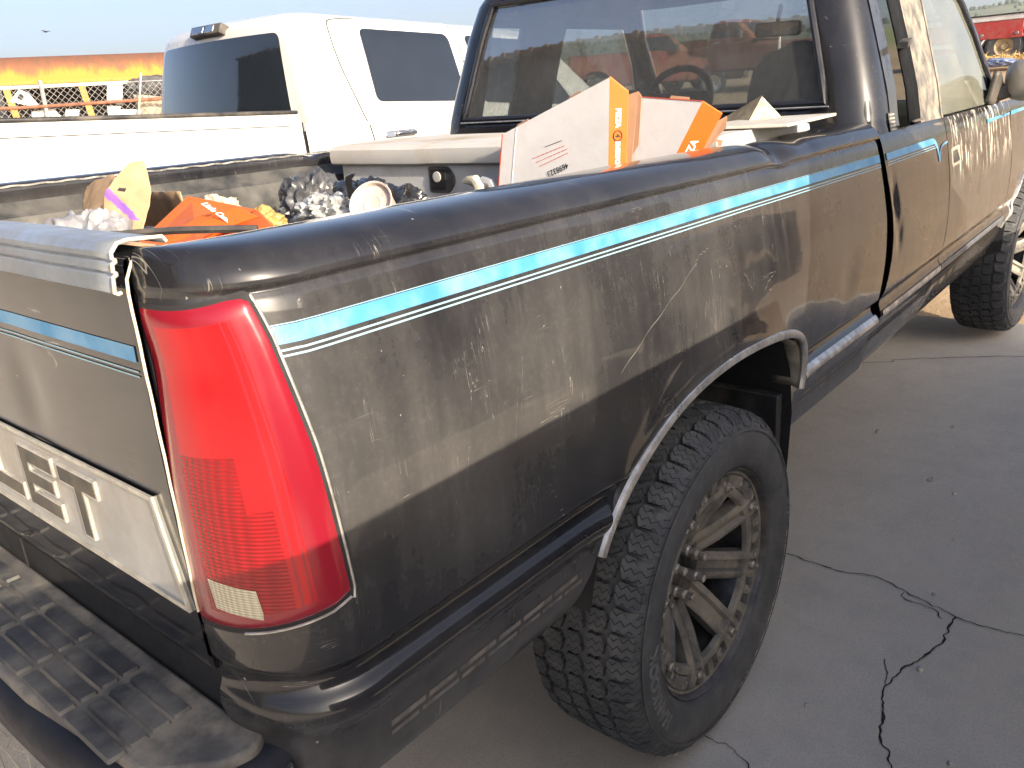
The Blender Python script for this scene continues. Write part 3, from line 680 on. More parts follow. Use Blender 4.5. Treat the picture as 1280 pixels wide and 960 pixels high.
def rim_meshes():
    P = []
    m = MB().lathe(catmull([(-.115, .268), (-.10, .245), (-.05, .238), (.03, .240), (.075, .250), (.088, .262), (.104, .264), (.114, .268), (.121, .271), (.1215, .273), (.118, .275), (.110, .273)], 3), 96); P.append(('rim_barrel', m, RIMD))
    # outer ring with notches
    m = MB().lathe([(.086, .200), (.098, .203), (.1015, .208), (.1015, .222), (.090, .224), (.090, .256), (.1055, .258), (.1075, .264), (.100, .267), (.088, .267)], 96)
    P.append(('outer_ring', m, RIM))
    m = MB()
    for i in range(32):
        M = Matrix.Rotation(2*math.pi*(i+.5)/32, 4, 'X'); w_ = .0165 if i % 4 in (1, 2) else .0135
        V_ = [M @ Vector(q) for q in ((.088, .223, -w_), (.088, .223, w_), (.088, .257, w_*1.1), (.088, .257, -w_*1.1), (.104, .226, -w_*.8), (.104, .226, w_*.8), (.107, .254, w_*.88), (.107, .254, -w_*.88))]
        m.add(V_, [(4, 5, 6, 7), (0, 1, 5, 4), (1, 2, 6, 5), (2, 3, 7, 6), (3, 0, 4, 7)])
    P.append(('ring_blocks', m, RIM))
    m = MB()
    for i in range(8):
        for da in (-.085, .085) if False else (0,):
            M = Matrix.Rotation(2*math.pi*(i+.5)/8+da, 4, 'X') @ Matrix.Translation((.100, .228, 0))
            m.lathe([(0, .0105), (.010, .0105), (.012, .008), (.013, .0055), (.023, .005), (.024, 0)], 8, M)
    for i in range(16):
        M = Matrix.Rotation(2*math.pi*(i+.25)/16, 4, 'X') @ Matrix.Translation((.101, .2385, 0)); m.lathe([(0, .0065), (.009, .0065), (.010, 0)], 6, M)
    P.append(('ring_bolts', m, BOLT))
    for i in range(8):
        m = MB(); M = Matrix.Rotation(2*math.pi*(i+.5)/8, 4, 'X')
        st = [(.055, .014, .036), (.085, .030, .036), (.13, .060, .035), (.18, .086, .035), (.215, .102, .035), (.236, .106, .030)]
        for r, x, w in st:
            for z, h in ((-w, -.035), (-w, -.003), (-w*.72, .004), (-w*.45, .004), (-w*.3, -.010), (w*.3, -.010), (w*.45, .004), (w*.72, .004), (w, -.003), (w, -.035)):
                m.V.append(M @ Vector((x+h, r, z)))
        k = 10; m.F = [[a*k+b, a*k+b+1, (a+1)*k+b+1, (a+1)*k+b] for a in range(len(st)-1) for b in range(k-1)]
        P.append(('spoke', m, RIM))
    m = MB().lathe([(-.03, .10), (.012, .098), (.022, .088), (.024, .072), (.012, .068), (.012, .045), (.0, .044), (.0, 0)], 40)
    P.append(('hub', m, RIMD))
    for i in range(6):
        M = Matrix.Rotation(2*math.pi*(i+.3)/6, 4, 'X') @ Matrix.Translation((.010, .058, 0)); m = MB().lathe([(0, .0135), (.030, .0135), (.034, .010), (.050, .010), (.052, .007), (.052, 0)], 8, M); P.append(('lug_nut', m, BOLT))
    m = MB().lathe([(-.06, .20), (-.035, .20), (-.03, .19), (-.03, 0)], 40); P.append(('brake_drum', m, DARK))
    return P
def make_wheel():
    w = tyre_mesh(); w.name = 'wheel'; w.parent = BT
    t = tread_mesh(); t.parent = w
    for i, (txt, a0) in enumerate((('HANKOOK', 3.62), ('DYNAPRO', .55))):
        if i == 0: text_ring(txt, .330, .044, a0, .1400, .0036, .105).build('lettering', mat('dusty_tyre_lettering', (.15, .15, .145), .7, var=.3, scale=40), w, smooth=False)
    for n, m, mt in rim_meshes(): m.build(n, mt, w, angle=35, kind='stuff' if n in ('ring_blocks', 'ring_bolts') else None)
    return w
wh = make_wheel(); wh.location = (.846, 1.103, .411)
for (x, y, rz) in ((-.846, 1.103, math.pi), (.850, 4.76, rad(-3)), (-.846, 4.76, math.pi)):
    c = copy_tree(wh, BT); c.location = (x, y, .411+hgt(0, y)+(.02 if y > 3 else 0)); c.rotation_euler = (rad(35), 0, rz)
wh.rotation_euler = (rad(6), 0, 0)

# ------------------------------------------------------------------ cab of the black pickup
def lift(y): return .012*(y-2.2)
CZ = [1.26, 1.30, 1.33, 1.36, 1.45, 1.60, 1.75, 1.86, 1.92, 1.955, 1.97]
CW = [.912, .914, .911, .902, .885, .842, .798, .752, .705, .64, .56]
CYB = [2.195, 2.195, 2.197, 2.20, 2.208, 2.235, 2.262, 2.285, 2.31, 2.36, 2.43]
CYF = [4.16, 4.14, 4.10, 4.05, 3.93, 3.76, 3.60, 3.49, 3.42, 3.34, 3.25]
def cw(z): return interp(z, CZ, CW)
rows = [1.26, 1.285, 1.31, 1.335, 1.36, 1.395, 1.43, 1.435, 1.5, 1.56, 1.62, 1.68, 1.74, 1.785, 1.80, 1.835, 1.86, 1.885, 1.91, 1.935, 1.955, 1.965, 1.97]
def gfront(z): return interp(z, [1.33, 1.473, 1.625, 1.767, 1.80], [3.86, 3.765, 3.665, 3.53, 3.48])
def yl(k, z):                                            # side columns
    if k == 0: return interp(z, CZ, CYB)+.12
    if k == 9: return gfront(z)
    if k == 10: return gfront(z)+.06
    base = [0, 2.40, 2.44+.02*gauss(z, 1.55, .2), 2.655+.02*gauss(z, 1.55, .2), 2.70, 2.80, 2.90, 2.945, 2.97]
    return base[k]
perim = []                                               # (tag, param)
for s_ in [i/24*2-1 for i in range(25)]: perim.append(('r', s_*.975 if abs(s_) < 1 else s_*.975))
perim = [('r', -1)]+perim+[('r', 1)]
for i in range(1, 8): perim.append(('k', i/8))
for k in range(11): perim.append(('s', k))
for i in range(1, 5): perim.append(('f', i/5))
for i in range(0, 13): perim.append(('w', 1-2*i/12))
half = None
def cabpt(tag, a, z):
    w = cw(z); yb = interp(z, CZ, CYB); rc = .12; yf = interp(z, CZ, CYF)
    crown = lambda x: .03*(x/w)**2
    if tag == 'r': x = a*(w-rc); y = yb+crown(x)*.5
    elif tag in ('k', 'K'):
        t = a*math.pi/2; x = w-rc+rc*math.sin(t)**.9; y = yb+.012+(rc-.012)*(1-math.cos(t)**.9)
        if tag == 'K': x = -x
    elif tag in ('s', 'S'): x = w*(1 if tag == 's' else -1); y = yl(int(a), z)
    elif tag in ('f', 'F'):
        t = a*math.pi/2; y0 = yl(10, z); x = w-.10*(1-math.cos(t)); y = y0+(yf-y0)*math.sin(t)*.9
        if tag == 'F': x = -x
    else: x = a*(w-.10); y = yf+.06*(1-a*a)
    return Vector((x, y, z+lift(y)))
loop = [p for p in perim]
tail = []
for i in range(4, 0, -1): tail.append(('F', i/5))
for k in range(10, -1, -1): tail.append(('S', k))
for i in range(7, 0, -1): tail.append(('K', i/8))
loop += tail
V = []; idx = []
for z in rows:
    idx.append([len(V)+i for i in range(len(loop))]); V += [cabpt(t, a, z) for t, a in loop]
F = []; panes = {'rear_window': [], 'quarter_window': [], 'door_window': [], 'windscreen': [], 'far_window': []}
nL = len(loop)
for j in range(len(rows)-1):
    zc = (rows[j]+rows[j+1])/2
    for i in range(nL):
        q = (i+1) % nL; t0, a0 = loop[i]; t1, a1 = loop[q]; fc = [idx[j][i], idx[j][q], idx[j+1][q], idx[j+1][i]]; key = None
        if t0 == t1 == 'r' and 1.43 < zc < 1.86 and abs(a0+a1)/2 < .975: key = 'rear_window'
        elif t0 == t1 == 's' and 1.335 < zc < 1.80 and (a0, a1) == (2, 3): key = 'quarter_window'
        elif t0 == t1 == 's' and 1.335 < zc < 1.80 and (a0, a1) == (8, 9): key = 'door_window'
        elif t0 == t1 == 'S' and 1.335 < zc < 1.80 and {a0, a1} in ({2, 3}, {8, 9}): key = 'far_window'
        elif t0 == t1 == 'w' and 1.36 < zc < 1.885: key = 'windscreen'
        (panes[key] if key else F).append(fc)
top = len(V); V.append(Vector((0, 2.9, 1.985+lift(2.9))))
F += [[idx[-1][i], idx[-1][(i+1) % nL], top] for i in range(nL)]
cab = obj('cab_shell', V, F, BLKR, BT, solid=.03, angle=40)
def pane(name, key, mt, off, par=None):
    fs = panes[key]; ids = sorted({i for q in fs for i in q}); mp = {k: n for n, k in enumerate(ids)}
    c = Vector((0, 3.0, 1.55)); VV = [V[i]+(c-V[i]).normalized()*off for i in ids]
    return obj(name, VV, [[mp[i] for i in q] for q in fs], mt, par or BT, angle=70)
pane('rear_window', 'rear_window', GLASS, .012); pane('door_window', 'door_window', GLASSD, .014); pane('windscreen', 'windscreen', GLASSW, .012); pane('far_window', 'far_window', GLASSW, .012)
# rubber round the rear window
def rwp(a, z): return cabpt('r', a, z)+Vector((0, -.001, 0))
m = MB().tube([rwp(-.975+1.95*i/20, 1.432) for i in range(21)]+[rwp(.975, 1.435+.42*i/10) for i in range(1, 11)]+[rwp(.975-1.95*i/20, 1.858) for i in range(1, 21)]+[rwp(-.975, 1.855-.42*i/10) for i in range(1, 10)], .011, 8, closed=True); m.build('window_rubber', mat('clean_black_rubber', (.012, .013, .018), .4, var=.2), BT)
m = MB().tube([rwp(-.99+1.98*i/20, 1.420)+Vector((0, -.006, 0)) for i in range(21)], .0035, 6); m.build('window_bead', TRIM, BT)
# third of the quarter window: dark vent pane swung open on its front hinge
qa = [Vector((cw(z)+.004, 2.668+.02*gauss(z, 1.55, .2), z+lift(2.66))) for z in (1.345, 1.45, 1.6, 1.75, 1.795)]; qb = [p+Vector((.010, -.165, 0)) for p in qa]
m = MB(); m.V = qa+qb; m.F = [[i, i+1, 5+i+1, 5+i] for i in range(4)]; vent = m.build('vent_window', mat('black_vent_pane', (.010, .011, .013), .85, var=.2, spec=.1), BT, solid=.006)
MB().bar((.88, 2.50, 1.585), (.86, 2.62, 1.60), .03, .018).build('vent_latch', BLACKP, vent)
MB().bar(qa[0]+Vector((.008, -.01, .004)), qb[0]+Vector((.008, .01, .004)), .006, .006).build('vent_lower_edge', CHROME, vent)
# dusty tan B pillar and door frame overlays
PILL = mat('sun_bleached_pillar', (.10, .095, .09), .6, var=.3, scale=20, dirt=(.34, .295, .23), damt=.85, dscale=14)
def sidepatch(name, ya, yb, za, zb, mt, off=.002, par=None):
    return MB().grid(lambda u, v: (cw(za+(zb-za)*v)+off, ya(za+(zb-za)*v)*(1-u)+yb(za+(zb-za)*v)*u, za+(zb-za)*v+lift(2.8)), 4, 20).build(name, mt, par or BT)
sidepatch('b_pillar', lambda z: 2.668+.02*gauss(z, 1.55, .2), lambda z: 2.935, 1.335, 1.86, PILL)
sidepatch('door_seam', lambda z: 2.937, lambda z: 2.945, 1.33, 1.87, DARK, .0028)
sidepatch('door_frame_edge', lambda z: 2.946, lambda z: 2.968, 1.335, 1.82, PILL, .002)
sidepatch('c_pillar_dust', lambda z: 2.36, lambda z: 2.43+.02*gauss(z, 1.55, .2), 1.34, 1.86, paint_black('dusty_pillar_paint', 1.9, low=False), .0015)
GRL = mat('pale_vent_grille', (.34, .34, .32), .6, var=.1)
gv = MB().grid(lambda u, v: (cw(1.335+.055*v)+.004-.0, 2.335+.055*u, 1.335+.055*v), 1, 1).build('pillar_vent', BLACKP, BT)
for i in range(5):
    z = 1.340+.011*i; MB().bar((cw(z)+.0055, 2.338, z), (cw(z)+.0055, 2.388, z), .004, .0045).build('louvre', GRL, gv)

# lower cab sides
PZ = [.545, .57, .61, .66, .70, .735, .752, .768, .785, .80, .815, .83, .845, .86, .90, .96, 1.03, 1.10, 1.17, 1.24, 1.28, 1.305, 1.32, 1.333]
PX = [.845, .872, .893, .91, .922, .935, .945, .957, .962, .957, .950, .950, .956, .962, .966, .968, .967, .962, .953, .941, .933, .927, .922, .914]
zz = [PZ[0]+(PZ[-1]-PZ[0])*i/110 for i in range(111)]
def cx(z): return interp(z, PZ, PX)
def archf(y):
    if y < 4.10: return 0
    return .60+.44*math.sqrt(max(0, 1-((y-4.74)/.50)**2)) if abs(y-4.74) < .5 else 0
def csp(y, z):
    l = lift(y)+.018*sstep(2.2, 4.2, y)*sstep(1.2, .8, z)
    x = cx(z)-.006*gauss(y, 2.29, .03)*gauss(z, 1.02, .05)-.012*gauss(y, 2.255, .02)*gauss(z, 1.12, .07)
    y2 = y+.07*gauss(z, 1.0, .22)*sstep(2.5, 2.2, y)
    return Vector((x, y2, z+l))
def cpanel(name, y0, y1, mt, sg=1, par=None, z0=.545):
    n = max(6, int((y1-y0)/.02)); V = []; F = []; lowf = []
    for j in range(n+1):
        y = y0+(y1-y0)*j/n; ze = max(archf(y), z0)
        for z in zz:
            lo = z < ze; p = csp(y, max(z, ze)); V.append(Vector((sg*p.x, p.y, p.z))); lowf.append(lo)
    k = len(zz)
    for j in range(n):
        for i in range(k-1):
            q = [j*k+i, (j+1)*k+i, (j+1)*k+i+1, j*k+i+1]
            if all(lowf[a] for a in q): continue
            F.append(q if sg > 0 else q[::-1])
    return obj(name, V, F, mt, par or BT, angle=50)
for sg in (1, -1):
    qp = cpanel('quarter_panel', 2.20, 2.938, BLK, sg); dr = cpanel('door', 2.946, 4.075, BLKD, sg); fe = cpanel('front_fender', 4.083, 5.35, BLK, sg)
    if sg > 0: qpR, drR, feR = qp, dr, fe
m = MB().box(-.90, .90, 2.235, 2.25, .64, 1.30).box(.80, .84, 2.2, 4.2, .58, 1.26).box(-.84, -.80, 2.2, 4.2, .58, 1.26).box(-.80, .80, 2.25, 4.2, .58, .62); m.build('cab_inner_body', DARK, BT)
stripe(1.258, 1.279, 2.215, 2.735, qpR, csp); stripe(1.2505, 1.253, 2.215, 2.80, qpR, csp, PALE); stripe(1.2435, 1.246, 2.215, 2.80, qpR, csp, PALE)
def bandc(P, w, name, par, mt=BLUE):                     # curved pinstripe in (y, z)
    P = catmull(P, 6); m = MB(); n = len(P)
    for sgn in (1, -1):
        for i, p in enumerate(P):
            a = Vector(P[max(i-1, 0)]); b = Vector(P[min(i+1, n-1)]); t = (b-a).normalized(); q = Vector(p)+Vector((-t.y, t.x))*w*sgn*(1-.6*i/n)
            m.V.append(csp(q.x, q.y)+Vector((.0026, 0, 0)))
    m.F = [[i, i+1, n+i+1, n+i] for i in range(n-1)]; m.build(name, mt, par)
bandc([(2.73, 1.2685), (2.765, 1.266), (2.79, 1.25), (2.805, 1.225), (2.815, 1.195)], .0105, 'pinstripe', qpR); bandc([(2.815, 1.197), (2.83, 1.225), (2.86, 1.243), (2.935, 1.252)], .007, 'pinstripe', qpR)
bandc([(3.60, 1.275), (3.75, 1.277), (4.06, 1.278)], .009, 'pinstripe', drR); bandc([(4.09, 1.278), (4.4, 1.28), (5.1, 1.28)], .009, 'pinstripe', feR)
stripe(.773, .797, 2.21, 2.936, qpR, csp, TRIM, .003); stripe(.773, .797, 2.948, 4.07, drR, csp, mat('dull_door_moulding', (.09, .10, .12), .4, var=.2), .003)
for z0, z1 in ((.700, .708), (.683, .691)):
    y = 2.24
    while y < 2.9:
        L = random.uniform(.05, .09); stripe(z0, z1, y, min(y+L, 2.93), qpR, csp, SCUF, .0008); y += L+.008
# door handle
m = MB().prism(rpoly([(2.985, 1.155), (3.105, 1.160), (3.105, 1.228), (2.985, 1.222)], .012, 4), lambda u, v, d: csp(u, v)+Vector((d, 0, 0)), -.002, .003); dh = m.build('door_handle', mat('tan_worn_handle', (.32, .28, .23), .5, var=.2, dirt=(.15, .13, .11), damt=.5), drR, bevel=.003)
MB().prism(rpoly([(2.998, 1.168), (3.09, 1.172), (3.06, 1.215), (2.998, 1.212)], .008, 3), lambda u, v, d: csp(u, v)+Vector((d, 0, 0)), .001, .0045).build('handle_recess', BLACKP, dh)
# front arch trim
P = [(4.74-.507*math.cos(t), .60+.447*math.sin(t)) for t in [rad(14+152*i/50) for i in range(51)]]
m = MB().tube([csp(y, max(z, .62))+Vector((.002, 0, 0)) for y, z in P], .007, 8); m.build('wheel_arch_trim', TRIM, BT)
for sg in (1, -1): MB().grid(lambda u, v: (sg*(.945-.5*v), 4.74-.50*math.cos(math.pi*u), .60+.46*math.sin(math.pi*u)+lift(4.6)), 24, 3).build('front_wheel_housing', DARK, BT)
# bonnet and nose
def hood(u, v):
    x = (-1+2*u)*.925; y = 4.05+1.42*v; z = 1.335-.10*v-.045*abs(-1+2*u)**3-.16*sstep(.90, 1, v)+lift(y); return (x, y, z)
MB().grid(hood, 30, 30).build('bonnet', BLKR, BT)
m = MB().box(-.92, .92, 5.40, 5.47, .72, 1.16); m.build('grille', BLACKP, BT, bevel=.02)
for sg in (1, -1): MB().box(sg*.70-.17, sg*.70+.17, 5.465, 5.485, .98, 1.13).build('headlight', CLEAR, BT, bevel=.01)
MB().box(-.95, .95, 5.47, 5.62, .60, .82).build('front_bumper', CHROME, BT, bevel=.04, seg=4)
MB().box(-.86, .86, 4.1, 5.4, .70, 1.1).build('engine_bay', DARK, BT)
# door mirror
m = MB().grid(lambda u, v: (.918+.02*v, 3.70+.20*u, 1.335+.13*v*(1-.75*max(0, (u-.3))*1.4*v)+lift(3.8)), 8, 8); m.build('mirror_sail', BLACKP, BT, solid=.02)
HOUS = mat('dusty_mirror_shell', (.24, .235, .22), .38, .3, var=.2, dirt=(.36, .31, .23), damt=.6, dscale=9)
def mir(u, v):
    a = 2*math.pi*u; t = v*math.pi/2; ex = .6
    cx_ = math.copysign(abs(math.cos(a))**ex, math.cos(a)); sx_ = math.copysign(abs(math.sin(a))**ex, math.sin(a))
    s_ = math.cos(t)**.55 if v < 1 else 0
    return (1.045+.115*cx_*s_+.0, 3.90-.10*math.sin(t), 1.425+.088*sx_*s_+lift(3.8))
mm = MB().grid(mir, 40, 14).build('door_mirror', HOUS, BT)
m = MB(); m.V = [Vector(mir(i/40, 0)) for i in range(40)]; m.F = [list(range(40))]; m.build('mirror_rim', BLACKP, mm)
m = MB(); m.V = [Vector((1.045+(p[0]-1.045)*.9, p[1]+.004, 1.425+lift(3.8)+(p[2]-1.425-lift(3.8))*.9)) for p in [mir(i/40, 0) for i in range(40)]]; m.F = [list(range(40))]; m.build('mirror_glass', mat('dusty_mirror_glass', (.30, .29, .26), .25, .8, var=.15, dirt=(.38, .34, .27), damt=.6), mm)
MB().bar((.91, 3.84, 1.37+lift(3.8)), (1.0, 3.86, 1.40+lift(3.8)), .05, .06).build('mirror_arm', BLACKP, mm, bevel=.01)
# interior
def seat(x, hs=1.):
    m = MB()
    def bk(u, v):
        a = 2*math.pi*u; w = interp(v, [0, .3, .72, .9, 1], [.25, .26, .24, .19, .03]); t = interp(v, [0, .5, .9, 1], [.09, .07, .05, .01]); ex = .6
        return (x+w*math.copysign(abs(math.cos(a))**ex, math.cos(a)), 3.22-.22*v*hs+t*math.copysign(abs(math.sin(a))**ex, math.sin(a)), .95+.70*v*hs)
    m.grid(bk, 24, 16); s_ = m.build('front_seat', SEAT, BT)
    MB().box(x-.25, x+.25, 3.18, 3.68, .88, 1.02).build('seat_cushion', SEAT, s_, bevel=.05, seg=4)
seat(.36); seat(-.42, .80)
MB().box(-.78, .78, 2.36, 2.75, .85, 1.12).build('rear_bench', SEAT, BT, bevel=.05)
MB().box(-.84, .84, 3.72, 4.15, 1.02, 1.36+lift(4)).build('dashboard', INTR, BT, bevel=.06, seg=4)
MB().box(-.86, .86, 2.25, 4.1, .62, .66).build('cab_floor', INTR, BT)
ctr = Vector((-.47, 3.50, 1.43)); M = Matrix.Translation(ctr) @ Matrix.Rotation(rad(-28), 4, 'X')
st_ = MB().tube([M @ Vector((.19*math.cos(a), 0, .19*math.sin(a))) for a in [2*math.pi*i/36 for i in range(36)]], .018, 8, closed=True).build('steering_wheel', INTR, BT)
MB().bar(M @ Vector((-.18, 0, .02)), M @ Vector((.18, 0, .02)), .03, .07).bar(M @ Vector((0, 0, 0)), M @ Vector((0, .3, 0)), .06, .06).build('wheel_hub', INTR, st_)
m = MB().prism(rpoly([(-.10, 1.706), (.123, 1.70), (.126, 1.765), (-.098, 1.772)], .022, 5), lambda u, v, d: Vector((u, 3.60-d, v)), -.015, .005); rm = m.build('interior_mirror', INTR, BT, bevel=.004)
MB().prism(rpoly([(-.092, 1.713), (.115, 1.707), (.118, 1.758), (-.090, 1.765)], .018, 5), lambda u, v, d: Vector((u, 3.594-d, v)), -.001, .0002).build('mirror_face', mat('mirror_silver', (.8, .8, .8), .03, 1., var=.02, bmp=0), rm)
MB().bar((.01, 3.60, 1.76), (.01, 3.64, 1.84), .012, .02).build('mirror_stalk', INTR, rm)

# ================================================================== other pickups
def pickup(name, loc, rot, paint, trimm, bed, roofc, sideglass, seam, label, lamp=False, zk=1., nose=1.70):
    """bed: bed length; roofc: (cab rear y, cab front y at belt, roof front y)"""
    T = empty(name, loc, rot, label=label, cat='pickup truck')
    cb, cf, rf = roofc; RZ = 1.50; NOSE = cf+nose
    zl = [.55, .62, .75, .95, 1.15, 1.30, 1.395, 1.405, 1.412, 1.47, RZ]; xl = [.93, .965, .985, 1.0, 1.0, .99, .978, .976, .979, .965, .95]
    wy = (.92, NOSE-.92)
    def low(y):
        for c in wy:
            if abs(y-c) < .50: return .58+.42*math.sqrt(1-((y-c)/.50)**2)
        return .55
    def panel(nm, y0, y1, sg, ztop):
        n = int((y1-y0)/.04)+2; zs = [.55+(ztop-.55)*i/60 for i in range(61)]; V = []; F = []; lo = []
        for j in range(n+1):
            y = y0+(y1-y0)*j/n; le = low(y)
            for z in zs:
                q = max(z, le); fl = .03*math.exp(-max(0, q-le)*22) if le > .56 else 0
                V.append(Vector((sg*(interp(q, zl, xl)+fl), y+.03*sg*0, q))); lo.append(z < le)
        k = 61
        for j in range(n):
            for i in range(k-1):
                q = [j*k+i, (j+1)*k+i, (j+1)*k+i+1, j*k+i+1]
                if all(lo[a] for a in q): continue
                F.append(q if sg > 0 else q[::-1])
        return obj(nm, V, F, paint, T, angle=50)
    for sg in (1, -1):
        panel('bed_side', .05, bed-.01, sg, RZ)
        MB().box(*sorted((sg*.84, sg*.962)), .04, bed-.01, RZ-.005, RZ+.018).build('rail_cap', BLACKP, T, bevel=.010, seg=3)
        MB().box(*sorted((sg*.80, sg*.85)), .05, bed, .80, RZ-.006).build('bed_wall', BLACKP, T)
        panel('cab_side', bed+.015, cf-.06, sg, 1.44); panel('front_fender', cf-.05, NOSE, sg, 1.18)
        MB().tube([(sg*(interp(z, zl, xl)+.001), bed+.0, z) for z in (.6, .8, 1.0, 1.2, 1.45)], .004, 6).build('bed_gap', DARK, T)
        MB().tube([(sg*(interp(1.432, zl, xl)-.0005), .06+(bed-.1)*i/10, 1.432) for i in range(11)], .0028, 5).build('crease_shade_line', DARK, T)  # dark tube drawn on the panel as the crease's shade line
        MB().box(*sorted((sg*.86, sg*.97)), -.004, .06, .98, 1.40).build('tail_lamp', RED1, T, bevel=.02)
        MB().box(*sorted((sg*.55, sg*.92)), NOSE-.02, NOSE+.05, .95, 1.15).build('headlight', CLEAR, T, bevel=.03)
        for wyc in wy:
            w = MB().lathe([(-.13, .24), (-.14, .30), (-.13, .37), (-.10, .40), (.10, .40), (.13, .37), (.14, .30), (.13, .24)], 40).build('wheel', TYRE, T); w.location = (sg*.86, wyc, .40)
            MB().lathe([(-.12, .235), (.128, .24), (.118, .225), (.09, .21), (.075, .08), (.10, .06), (.10, 0)] if sg > 0 else [(.12, .235), (-.128, .24), (-.118, .225), (-.09, .21), (-.075, .08), (-.10, .06), (-.10, 0)], 28).build('rim', CHROME, w)
            MB().grid(lambda u, v: (sg*(.99-.4*v), wyc-.5*math.cos(math.pi*u), .58+.42*math.sin(math.pi*u)), 20, 2).build('wheel_housing', DARK, T)
    MB().box(-.80, .80, .02, bed, .80, .83).build('bed_floor', BLACKP, T)
    MB().box(-.86, .86, .0, .06, .80, RZ).build('tailgate', paint, T, bevel=.015)
    MB().box(-.98, .98, -.20, -.01, .55, .76).build('rear_bumper', CHROME, T, bevel=.03, seg=3)
    MB().box(-.98, .98, NOSE, NOSE+.16, .50, .78).build('front_bumper', CHROME, T, bevel=.04, seg=3)
    MB().box(-.55, .55, NOSE-.02, NOSE+.06, .80, 1.15).build('grille', BLACKP, T, bevel=.03, seg=3)
    MB().box(-.84, .84, .1, NOSE-.05, .50, .60).build('chassis', DARK, T)
    MB().grid(lambda u, v: ((-1+2*u)*.97, cf-.10+(NOSE-cf+.12)*v, 1.30-.08*v-.10*abs(-1+2*u)**4-.12*sstep(.92, 1, v)+.03*(abs(-1+2*u) < .55)), 28, 24).build('bonnet', paint, T)
    # cab
    zm = lambda z: 1.4+(z-1.4)*zk if z > 1.4 else z
    Zs = [zm(z) for z in (1.40, 1.46, 1.54, 1.66, 1.80, 1.90, 1.96, 2.005, 2.03, 2.04)]; Ws = [.978, .955, .930, .888, .838, .800, .765, .70, .60, .50]
    YB = [cb, cb+.005, cb+.012, cb+.028, cb+.048, cb+.066, cb+.085, cb+.14, cb+.24, cb+.33]
    YF = [cf, cf-.02, cf-.08, cf-.08-(cf-rf-.08)*.30, cf-.08-(cf-rf-.08)*.62, cf-.08-(cf-rf-.08)*.86, rf-.0, rf-.10, rf-.2, rf-.3]
    def cpt(tag, a, z):
        w = interp(z, Zs, Ws); yb = interp(z, Zs, YB); yf = interp(z, Zs, YF); rc = .13
        s_ = 1
        if tag.isupper(): s_ = -1
        t = tag.lower()
        if t == 'r': x = a*(w-rc); y = yb+.10*(x/.8)**2
        elif t == 'k':
            th = a*math.pi/2; yb2 = yb+.10*((w-rc)/.8)**2; x = w-rc+rc*math.sin(th); y = yb2+(rc+.02)*(1-math.cos(th))
        elif t == 's': y0 = yb+.10*((w-rc)/.8)**2+rc+.02; y = y0+(yf-.16-y0)*a; x = w
        elif t == 'f': th = a*math.pi/2; x = w-.14*(1-math.cos(th)); y = yf-.16+.13*math.sin(th)
        else: x = a*(w-.14); y = yf-.03+.05*(1-a*a)
        return Vector((s_*x, y, z))
    lp = [('r', -1+2*i/40) for i in range(41)]+[('k', i/8) for i in range(1, 9)]+[('s', i/14) for i in range(1, 15)]+[('f', i/5) for i in range(1, 6)]+[('w', 1-2*i/12) for i in range(1, 13)]
    lp += [('F', i/5) for i in range(4, -1, -1)]+[('S', i/14) for i in range(13, -1, -1)]+[('K', i/8) for i in range(7, 0, -1)]
    rws = catmull([(z,) for z in Zs], 4); n = len(lp); V = []; F = []
    for (z,) in rws: V += [cpt(t, a, z) for t, a in lp]
    for j in range(len(rws)-1):
        for i in range(n): F.append([j*n+i, j*n+(i+1) % n, (j+1)*n+(i+1) % n, (j+1)*n+i])
    V.append(Vector((0, (cb+rf)/2+.1, zm(2.055)))); F += [[(len(rws)-1)*n+i, (len(rws)-1)*n+(i+1) % n, len(V)-1] for i in range(n)]
    cabo = obj('cab', V, F, paint, T, angle=60)
    def rearp(x, z, off): 
        w = interp(z, Zs, Ws); q = w-.13; yb = interp(z, Zs, YB)
        if abs(x) <= q: return Vector((x, yb+.10*(x/.8)**2-off, z))
        th = math.asin(min(1, (abs(x)-q)/.13)); return Vector((x+math.copysign(off*math.sin(th), x), yb+.10*(q/.8)**2+.15*(1-math.cos(th))-off*math.cos(th), z))
    def winpatch(nm, poly, fn, par):
        P0 = rpoly([(a, zm(b)) for a, b in poly], .05, 5); P = [(P0[i][0]+(P0[(i+1) % len(P0)][0]-P0[i][0])*t/12, P0[i][1]+(P0[(i+1) % len(P0)][1]-P0[i][1])*t/12) for i in range(len(P0)) for t in range(12 if math.dist(P0[i], P0[(i+1) % len(P0)]) > .15 else 1)]; nP = len(P); c = (sum(p[0] for p in P)/nP, sum(p[1] for p in P)/nP); V = [fn(c[0], c[1], .009)]; F = []; K = 10
        for k in range(1, K+1):
            for p in P: V.append(fn(c[0]+(p[0]-c[0])*k/K, c[1]+(p[1]-c[1])*k/K, .009))
        for i in range(nP): F.append([0, 1+i, 1+(i+1) % nP])
        for k in range(K-1):
            for i in range(nP): a = 1+k*nP; F.append([a+i, a+nP+i, a+nP+(i+1) % nP, a+(i+1) % nP])
        return obj(nm, V, F, TINT, par, angle=80)
    winpatch('rear_window', [(-.76, 1.475), (.76, 1.475), (.66, 1.915), (-.66, 1.915)], rearp, cabo)
    sidep = lambda s_: (lambda y, z, off: Vector((s_*(interp(z, Zs, Ws)+off), y, z)))
